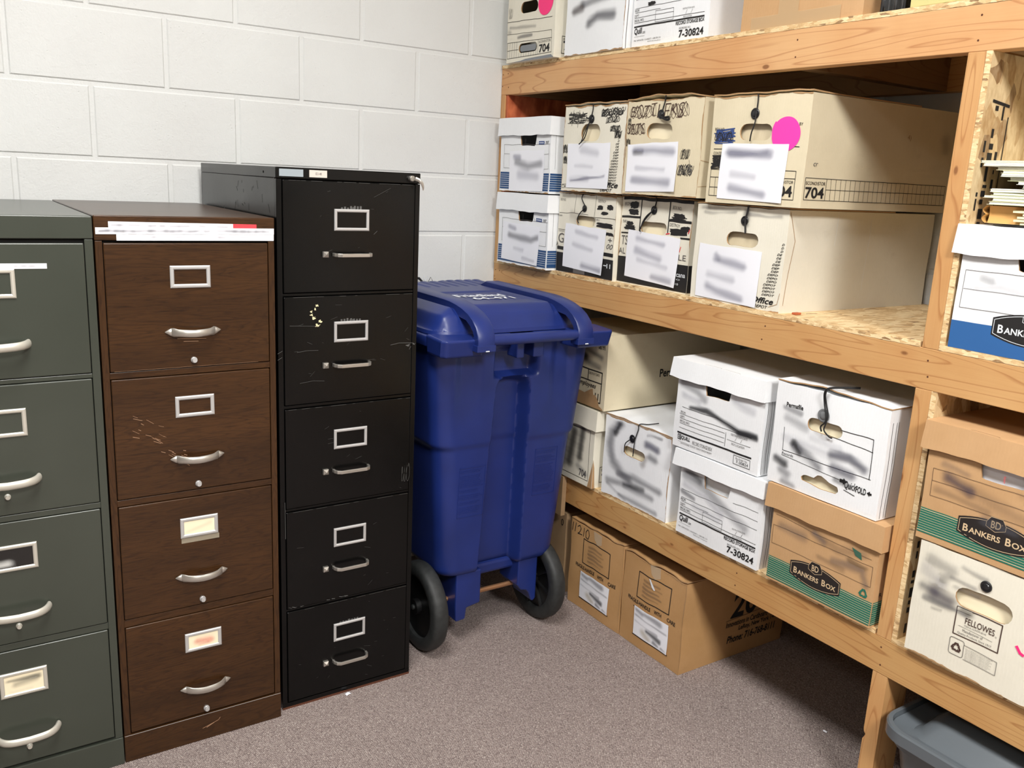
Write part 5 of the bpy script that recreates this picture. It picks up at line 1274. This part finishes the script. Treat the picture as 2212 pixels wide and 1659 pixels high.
# lid height field
LX, LY0, LY1 = .283, -.110, .567
SA = .172   # strap centre
def lid_z(x, y):
    ex = sst(0, .075, LX - abs(x)); ey = sst(-.002, .050, y - LY0); ef = sst(0, .10, LY1 - y)
    ex = .5 * sst(0, .085, LX - abs(x)) + .5 * sst(0, .035, LX - abs(x)); ey = .5 * sst(-.002, .060, y - LY0) + .5 * sst(-.002, .022, y - LY0)
    E_ = max(0.0, 1 - ((1 - ex) ** 2.6 + (1 - ey) ** 2.6) ** (1 / 2.6))
    z = 1.016 + .066 * E_ * (.35 + .65 * ef)
    # label recess
    rc = (1 - sst(.118, .128, abs(x))) * sst(.008, .018, y - .0) * (1 - sst(.198, .208, y))
    z -= .0045 * rc
    # grooves beside straps
    g = (1 - sst(.004, .012, abs(abs(x) - SA) - .030)) * (1 - sst(.32, .38, y))
    z -= .010 * g * sst(LY0 - .02, LY0 + .10, y)
    # far ribs
    if y > .30:
        rb = math.cos(x / .036 * 2 * PI * .5) ** 8
        z -= .006 * rb * sst(.31, .34, y) * (1 - sst(.50, .53, y)) * (1 - sst(.20, .23, abs(x)))
        z += .010 * sst(.04, .07, x) * sst(.45, .53, y)
    return z
mb = MB()
nu, nv = 150, 130
def rnd(x, y):
    u = x / LX; v = (y - LY0) / (LY1 - LY0) * 2 - 1
    return x * (1 - .07 * abs(v) ** 14), LY0 + (v * (1 - .055 * abs(u) ** 14) + 1) / 2 * (LY1 - LY0)
def lidp(x, y):
    q = rnd(x, y); return (q[0], q[1], lid_z(x, y))
mb.grid(lambda a, b: lidp(-LX + 2 * LX * a, LY0 + (LY1 - LY0) * b), nu, nv, 'blue')
# side skirt of the lid
def per(n=60):
    P = [(-LX + 2 * LX * i / n, LY0) for i in range(n)] + [(LX, LY0 + (LY1 - LY0) * i / n) for i in range(n)] + [(LX - 2 * LX * i / n, LY1) for i in range(n)] + [(-LX, LY1 - (LY1 - LY0) * i / n) for i in range(n)]
    return P
PP = per(); n = len(PP)
vs = [lidp(*p) for p in PP] + [(rnd(*p)[0] * 1.012, rnd(*p)[1] + (-.003 if p[1] < -.1 else .003 if p[1] > .5 else 0), 1.006) for p in PP]
mb.add(vs, [(i, n + i, n + (i + 1) % n, (i + 1) % n) for i in range(n)], 'blue', True)
ld = mb.build('lid', bn, angle=40)
# straps
for sx in (-1, 1):
    mb = MB(); path = [(.36 - i * .03, 1.0935 - .0015 * (i / 12)) for i in range(13)]
    path += [(-.035, 1.0905), (-.070, 1.0865), (-.105, 1.0800), (-.138, 1.0700), (-.165, 1.0560), (-.186, 1.0380), (-.197, 1.0170), (-.200, 1.000), (-.200, .990)]
    hw = .0275; vs = []; n = len(path)
    for i, (y, z) in enumerate(path):
        a = path[max(i - 1, 0)]; b_ = path[min(i + 1, n - 1)]; ty, tz = b_[0] - a[0], b_[1] - a[1]; L = math.hypot(ty, tz); ny, nz = tz / L, -ty / L
        if nz < 0 and i < 5: ny, nz = -ny, -nz
        th = .026 if y > -.13 else .020
        if i == 0: th = .002; z -= .012
        for (xx, q) in ((-hw, 0), (-hw + .004, .003), (hw - .004, .003), (hw, 0), (hw, -th), (-hw, -th)): vs.append((sx * SA + xx, y + ny * q, z + nz * q))
    fs = [(i * 6 + k, i * 6 + (k + 1) % 6, (i + 1) * 6 + (k + 1) % 6, (i + 1) * 6 + k) for i in range(n - 1) for k in range(6)]
    fs += [tuple(reversed(range(6))), tuple(range((n - 1) * 6, n * 6))]
    mb.add(vs, fs, 'blue', True); so = mb.build('hinge_strap', bn, angle=38)
    mb = MB(); mb.box(sx * SA - .031, sx * SA + .029, -.204, -.168, .973, .991, 'blue'); mb.box(sx * SA - .004, sx * SA + .008, -.2055, -.2035, .9735, .9765, 'white_line'); mb.build('hinge_clip', so, bevel=.002)
# lettering on the lid
pr = Print(lambda u, v, o: (u, v, lid_z(u, v) + o), .0022)
pr.text('Friedland', -.088, .102, .078, .150, 'bin_text', .03, 0, dv=-.006); pr.text('64-471', -.060, .048, .082, .088, 'bin_text', .03, 0, dv=-.006)
pr.build('lettering', ld)
# axle, legs, wheels
mb = MB(); mb.tube([(-.262, .0, .14), (.238, 0, .14)], .008, 'copper', 12); mb.build('axle', bn)
for x0, x1, tx0, tx1 in ((-.155, -.065, -.152, -.118), (.075, .150, .118, .150)):
    mb = MB(); prof = [(.075, .245), (.150, .245), (.150, .096), (.142, .086), (.134, .088), (.122, .118), (.112, .130), (.090, .136), (.075, .156)] if x0 > 0 else [(x0, .245), (x1, .245), (x1, .130)] + ([(tx1 + .004, .122), (tx1, .085), (tx0, .082)] if x0 < 0 else [(tx0, .126), (tx0 + .006, .085), (tx1, .092)]) + [(x0, .13)] * (1 if x0 < 0 else 0)
    n = len(prof); vs = [(p[0], -.055, p[1]) for p in prof] + [(p[0], .055, p[1]) for p in prof]
    mb.add(vs, [tuple(reversed(range(n))), tuple(range(n, 2 * n))] + [(i, (i + 1) % n, n + (i + 1) % n, n + i) for i in range(n)], 'blue'); mb.build('axle_leg', bn, bevel=.005, seg=2)
mb = MB(); mb.box(-.15, .15, -.02, .36, .205, .245, 'blue'); mb.build('underside', bn, bevel=.01)
for xc_, sg in ((-.245, -1), (.190, 1)):
    w = .050
    mb = MB(); R_ = .139
    prof = [(.098, -w / 2 + .004), (.104, -w / 2), (.128, -w / 2), (R_ - .004, -w / 2 + .005), (R_, -w / 2 + .014), (R_, w / 2 - .014), (R_ - .004, w / 2 - .005), (.128, w / 2), (.104, w / 2), (.098, w / 2 - .004), (.098, -w / 2 + .004)]
    vs = []; n = 56
    for k in range(n):
        a = 2 * PI * k / n
        for r_, d in prof: vs.append((xc_ + d, r_ * math.cos(a), .14 + r_ * math.sin(a)))
    m = len(prof); fs = [(k * m + i, k * m + i + 1, ((k + 1) % n) * m + i + 1, ((k + 1) % n) * m + i) for k in range(n) for i in range(m - 1)]
    mb.add(vs, fs, 'tyre', True); wo = mb.build('wheel', bn, angle=50)
    mb = MB(); o = (xc_, 0, .14)
    mb.lathe([(.099, -.010), (.099, .010)], o, (1, 0, 0), 'wheel_disc', 48)
    mb.lathe([(.024, -w / 2 - .002), (.024, w / 2 + .002)], o, (1, 0, 0), 'wheel_disc', 24)
    for k in range(8):
        a = PI * k / 4 + .2; c_, s_ = math.cos(a), math.sin(a)
        for sd in ((1,) if sg < 0 else (-1,)):
            q = [(.022, -.003), (.098, -.003), (.098, .003), (.022, .003)]
            vs = [(xc_ + sd * .009, p[0] * c_ - p[1] * s_, .14 + p[0] * s_ + p[1] * c_) for p in q] + [(xc_ + sd * .020, p[0] * c_ - p[1] * s_, .14 + p[0] * s_ + p[1] * c_) for p in q]
            mb.add(vs, [(0, 1, 2, 3), (4, 5, 6, 7), (0, 1, 5, 4), (1, 2, 6, 5), (2, 3, 7, 6), (3, 0, 4, 7)], 'wheel_disc')
    mb.lathe([(.008, 0), (.008, .006), (.003, .008)], (xc_ - w / 2 - .002, 0, .14), (-1, 0, 0), 'tyre', 16)
    mb.build('hub', wo)

# ------------------------------------------------------------------ file folders on the blue based box
ZL = Z2 + .2545
r = random.Random(31)
def folder(y0, z, xf, w, l, th, mat, label, rot=0.0, wav=.0012, tilt=0.0, name='file_folder', cat='folder', group='file folders on the blue based box'):
    t = thing(name, label, cat, (xf, y0, z), -PI / 2 + rot, group)
    sd = r.random() * 9
    def sheet(dz, m, shrink, n, thk):
        mb = MB(); j = [r.uniform(-.0012, .0012) for _ in range(8)]
        def f(a, b):
            x = a * w + shrink * (1 if a < .5 else -1); y = b * l + (shrink if b < .5 else -shrink)
            return (x, y, dz + thk + wav * math.sin(a * 7 + sd) * (1 - b * .5) + tilt * a)
        def g(a, b):
            p = f(a, b); return (p[0], p[1], p[2] - thk)
        ly = max(1, int(thk / .0008))
        def wall(fn):
            def q(a, b):
                p, o = fn(a); P, Q = f(*p), g(*p); k = j[int(b * ly) % 8] if 0 < b < 1 else 0
                return (P[0] * b + Q[0] * (1 - b) + k * o[0], P[1] * b + Q[1] * (1 - b) + k * o[1], P[2] * b + Q[2] * (1 - b))
            return q
        mb.grid(f, 12, 6, m, False); mb.grid(lambda a, b: g(1 - a, b), 12, 6, m, False)
        mb.grid(wall(lambda a: ((a, 0), (0, 1))), 12, ly, m, False); mb.grid(wall(lambda a: ((0, 1 - a), (1, 0))), 6, ly, m, False); mb.grid(wall(lambda a: ((1, a), (1, 0))), 6, ly, m, False); mb.grid(wall(lambda a: ((1 - a, 1), (0, 1))), 12, ly, m, False)
        mb.build(n, t)
    sheet(.0002, mat, 0, 'cover', .0008); sheet(th - .0009, mat, .002, 'cover', .0008)
    sheet(.0010, 'folder_white', .0012 + r.uniform(-.0010, .0025), 'paper_sheets', th - .0020)
    return t
pos = ('lowest', 'second lowest', 'third from the bottom', 'fourth from the bottom', 'fifth from the bottom', 'sixth from the bottom')
# black sheet, kraft pocket at the bottom
mb = MB(); mb.box(1.352, 1.60, -2.10, -1.845, ZL + .0002, ZL + .0022, 'black_sheet'); tag(mb.build('black_folder', None), 'thin black folder lying under the folder stack on the blue based box', 'folder')
t = thing('expanding_file_pocket', 'tan expanding file pocket at the bottom of the folder stack', 'file pocket', (1.366, -1.818, ZL + .0040), -PI / 2)
mb = MB()
for (a0, a1, up) in ((0, 0, 0),):
    def bel(a, b):
        zz = b * .034; x = -.0 + .008 * abs(math.sin(b * 2.0 * PI)) ** .8 * -1
        return (x + .0, a * .24 + .0, zz)
    mb.grid(lambda a, b: (-.002 - .007 * abs(math.sin(b * 2 * PI)), .005 + a * .26, b * .034), 4, 20, 'pocket')
    mb.grid(lambda a, b: (a * .072, .012 + .004 * math.sin(b * PI), b * .034), 8, 10, 'pocket')
    mb.grid(lambda a, b: (a * .25, b * .27, .034 + .001 * math.sin(a * 6)), 10, 4, 'pocket'); mb.grid(lambda a, b: (a * .25, b * .27, .0), 10, 4, 'folder')
mb.build('gusset', t)
for k in range(5): 
    mb = MB(); x0 = .052 + (.018, .004, .010, .02, .0)[k]
    mb.grid(lambda a, b: (x0 + a * .19, .003 + b * .24, .003 + k * .0062 + .0035 * (0 if a < .02 else 1) * .4 + .0006 * math.sin(a * 8 + k)), 12, 4, 'folder', False)
    mb.grid(lambda a, b: (x0 + a * .19, .003 + .0004 * k, .003 + k * .0062 - .0045 * (1 - b) + .0008 * math.sin(a * 8 + k)), 12, 1, 'folder', False)
    mb.build('inner_file', t)
z = ZL + .0400; y = -1.8165
low = [('folder', .0067, .002), ('folder_green', .0059, .010), ('folder', .0049, -.010), ('folder_green', .0064, .004), ('folder_white', .0069, .0)]
for k, (m, th, dy) in enumerate(low):
    folder(y - dy + .012 * (k == 2) * 0, z, 1.364 + .002 * k, .245, .26, th, m, 'manila folder in the lower clump on the blue based box, ' + pos[k], r.uniform(-.02, .02), .0001)
    z += th + .0003
z += .001
ys = [-1.884, -1.870, -1.850, -1.838, -1.836, -1.824, -1.800, -1.785]
names = ('at the foot', 'second up', 'third up', 'fourth up', 'fifth up', 'sixth up', 'second from the top', 'topmost')
for k, y0 in enumerate(ys):
    th = (.0067, .0062, .0078, .0063, .0058, .0070, .0058, .0053)[k]
    folder(y0, z, 1.362 + .003 * (k % 3), .25, .27, th, ('folder', 'folder_white', 'folder_green', 'folder_white', 'folder', 'folder', 'folder_white', 'folder')[k], 'manila folder in the upper fanned clump, ' + names[k], r.uniform(-.03, .03), .0001, 0)
    z += th + .0003

# ------------------------------------------------------------------ grey tote under the shelf
t = thing('storage_tote', 'grey plastic lidded tote on the floor under the lowest shelf', 'tote', (1.288, -1.801, 0), -PI / 2); t.scale = (1, 1, .97)
Wt, Dt, Ht = .62, .44, .286
def rrect(x0, x1, y0, y1, r_, n=10):
    P = []
    for cx_, cy_, a0 in ((x1 - r_, y0 + r_, -90), (x1 - r_, y1 - r_, 0), (x0 + r_, y1 - r_, 90), (x0 + r_, y0 + r_, 180)):
        for i in range(n): a = math.radians(a0 + 90 * i / (n - 1)); P.append((cx_ + r_ * math.cos(a), cy_ + r_ * math.sin(a)))
    return P
def loft(mb, rings, m, cap=False):
    n = len(rings[0]); vs = [p for rg in rings for p in rg]
    fs = [(i * n + k, i * n + (k + 1) % n, (i + 1) * n + (k + 1) % n, (i + 1) * n + k) for i in range(len(rings) - 1) for k in range(n)]
    if cap: fs.append(tuple(reversed(range(n))))
    mb.add(vs, fs, m, True)
mb = MB()
def tr(ins, z, r_): return [(p[0], p[1], z) for p in rrect(ins, Wt - ins, ins, Dt - ins, r_)]
loft(mb, [tr(.062, .001, .05), tr(.058, .01, .055), tr(.040, .17, .06), tr(.034, .172, .06), tr(.026, .232, .06), tr(.018, .235, .06), tr(.016, .262, .06)], 'tote', True)
mb.build('tote_body', t)
mb = MB(); loft(mb, [tr(.012, .260, .06), tr(.0, .258, .07), tr(.0, .284, .07), tr(.003, .288, .068), tr(.012, .288, .06), tr(.014, .262, .058)], 'tote_lid'); mb.build('rim', t)
mb = MB(); n_ = 14
loft(mb, [tr(.014 + .0, .276, .058), tr(.030, .270, .05), tr(.050, .266, .045), tr(.062, .274, .045), tr(.080, .304, .045), tr(.100, .318, .04), tr(.14, .324, .03)], 'tote_lid')
mb.add([(p[0], p[1], .324) for p in rrect(.14, Wt - .14, .14, Dt - .14, .03)], [tuple(range(40))], 'tote_lid', True); mb.build('tote_lid', t)
mb = MB(); mb.box(.13, .145, .028, .045, .14, .232, 'tote'); mb.box(.13, .50, .026, .04, .218, .232, 'tote'); mb.build('handle_ledge', t, bevel=.004)

# ------------------------------------------------------------------ clutter on the top shelf
t = thing('plastic_bag', 'clear plastic bag of black parts on the top shelf beside the kraft carton', 'bag', (1.40, -1.531, Z1))
mb = MB(); r = random.Random(4)
for k in range(7):
    x, y = r.uniform(-.03, .0), -.028 + k * .009; mb.box(x, x + .04, y - .004, y + .004, .003, .10 + r.uniform(0, .05), 'black_plastic')
mb.build('black_parts', t, bevel=.003)
mb = MB()
def bagf(a, b):
    an = a * 2 * PI; rr_ = 1 + .10 * math.sin(an * 5 + b * 6) + .05 * math.sin(an * 11 + b * 15)
    zz = b * .17; k = (1 - .5 * max(0, b - .6)) * (.9 + .1 * math.sin(b * 9))
    return (.02 + .055 * rr_ * k * math.cos(an), .0 + .037 * rr_ * k * math.sin(an), .002 + zz)
mb.grid(bagf, 60, 20, 'clear_film'); mb.build('clear_film', t)
mb = MB(); mb.box(1.345, 1.60, -1.93, -1.596, Z1 + .0003, Z1 + .026, 'slab_yellow'); tag(mb.build('yellow_binder', None, bevel=.001), 'flat pale yellow binder lying on the top shelf, under another', 'binder')
mb = MB(); mb.box(1.338, 1.60, -1.95, -1.574, Z1 + .0272, Z1 + .052, 'slab_yellow'); mb.box(1.337, 1.50, -1.95, -1.64, Z1 + .0268, Z1 + .0276, 'slab_dark'); tag(mb.build('yellow_binder', None, bevel=.001), 'flat pale yellow binder overhanging the one under it on the top shelf', 'binder')
# cables behind the bin, floor scraps, red chip
t = thing('cable_bundle', 'small loops of black and white cable at the wall behind the blue bin', 'cable', (.85, -.03, 1.02))
t.location = (0, 0, 0)
mb = MB(); mb.tube([(.94, -.018, 1.0), (.97, -.02, 1.070), (1.0, -.022, 1.081), (1.02, -.024, 1.078), (1.03, -.024, 1.068), (1.035, -.022, 1.0)], .0045, 'cord', 8); mb.build('black_cable', t)
mb = MB()
for dx in (0, .014, .028): mb.tube([(1.028 + dx, -.02, 1.0), (1.030 + dx, -.022, 1.066), (1.038 + dx, -.024, 1.090 - dx * .3), (1.046 + dx, -.022, 1.070), (1.048 + dx, -.02, 1.0)], .0010, 'white_line' if dx < .02 else 'black_plastic', 6)
mb.build('white_cable', t)
def scrap(x, y, sx, sy, a, label, mat='paper', name='paper_scrap', cat='scrap', z=0.0006):
    mb = MB(); c_, s_ = math.cos(a), math.sin(a)
    mb.grid(lambda u, v: ((u - .5) * sx * c_ - (v - .5) * sy * s_, (u - .5) * sx * s_ + (v - .5) * sy * c_, .0022 * math.sin(u * 3) + .001 * v), 4, 3, mat)
    o = mb.build(name, None, solid=.0006); o.location = (x, y, z + .0008); return tag(o, label, cat)
scrap(.455, -.738, .016, .010, .2, 'white paper scrap on the carpet in front of the black cabinet')
scrap(1.52, -1.532, .007, .011, .3, 'tiny white scrap on the open carpet in the shade near the lowest post')
scrap(.86, -.575, .012, .003, .1, 'thin curl of white paper on the carpet under the blue bin')
mb = MB(); mb.box(-.010, .010, -.007, .007, 0, .005, 'red_osb'); o = mb.build('wood_chip', None, bevel=.001); o.location = (1.385, -1.372, Z2 + .0005); tag(o, 'small reddish wood chip on the shelf beside the large cream box', 'wood chip')
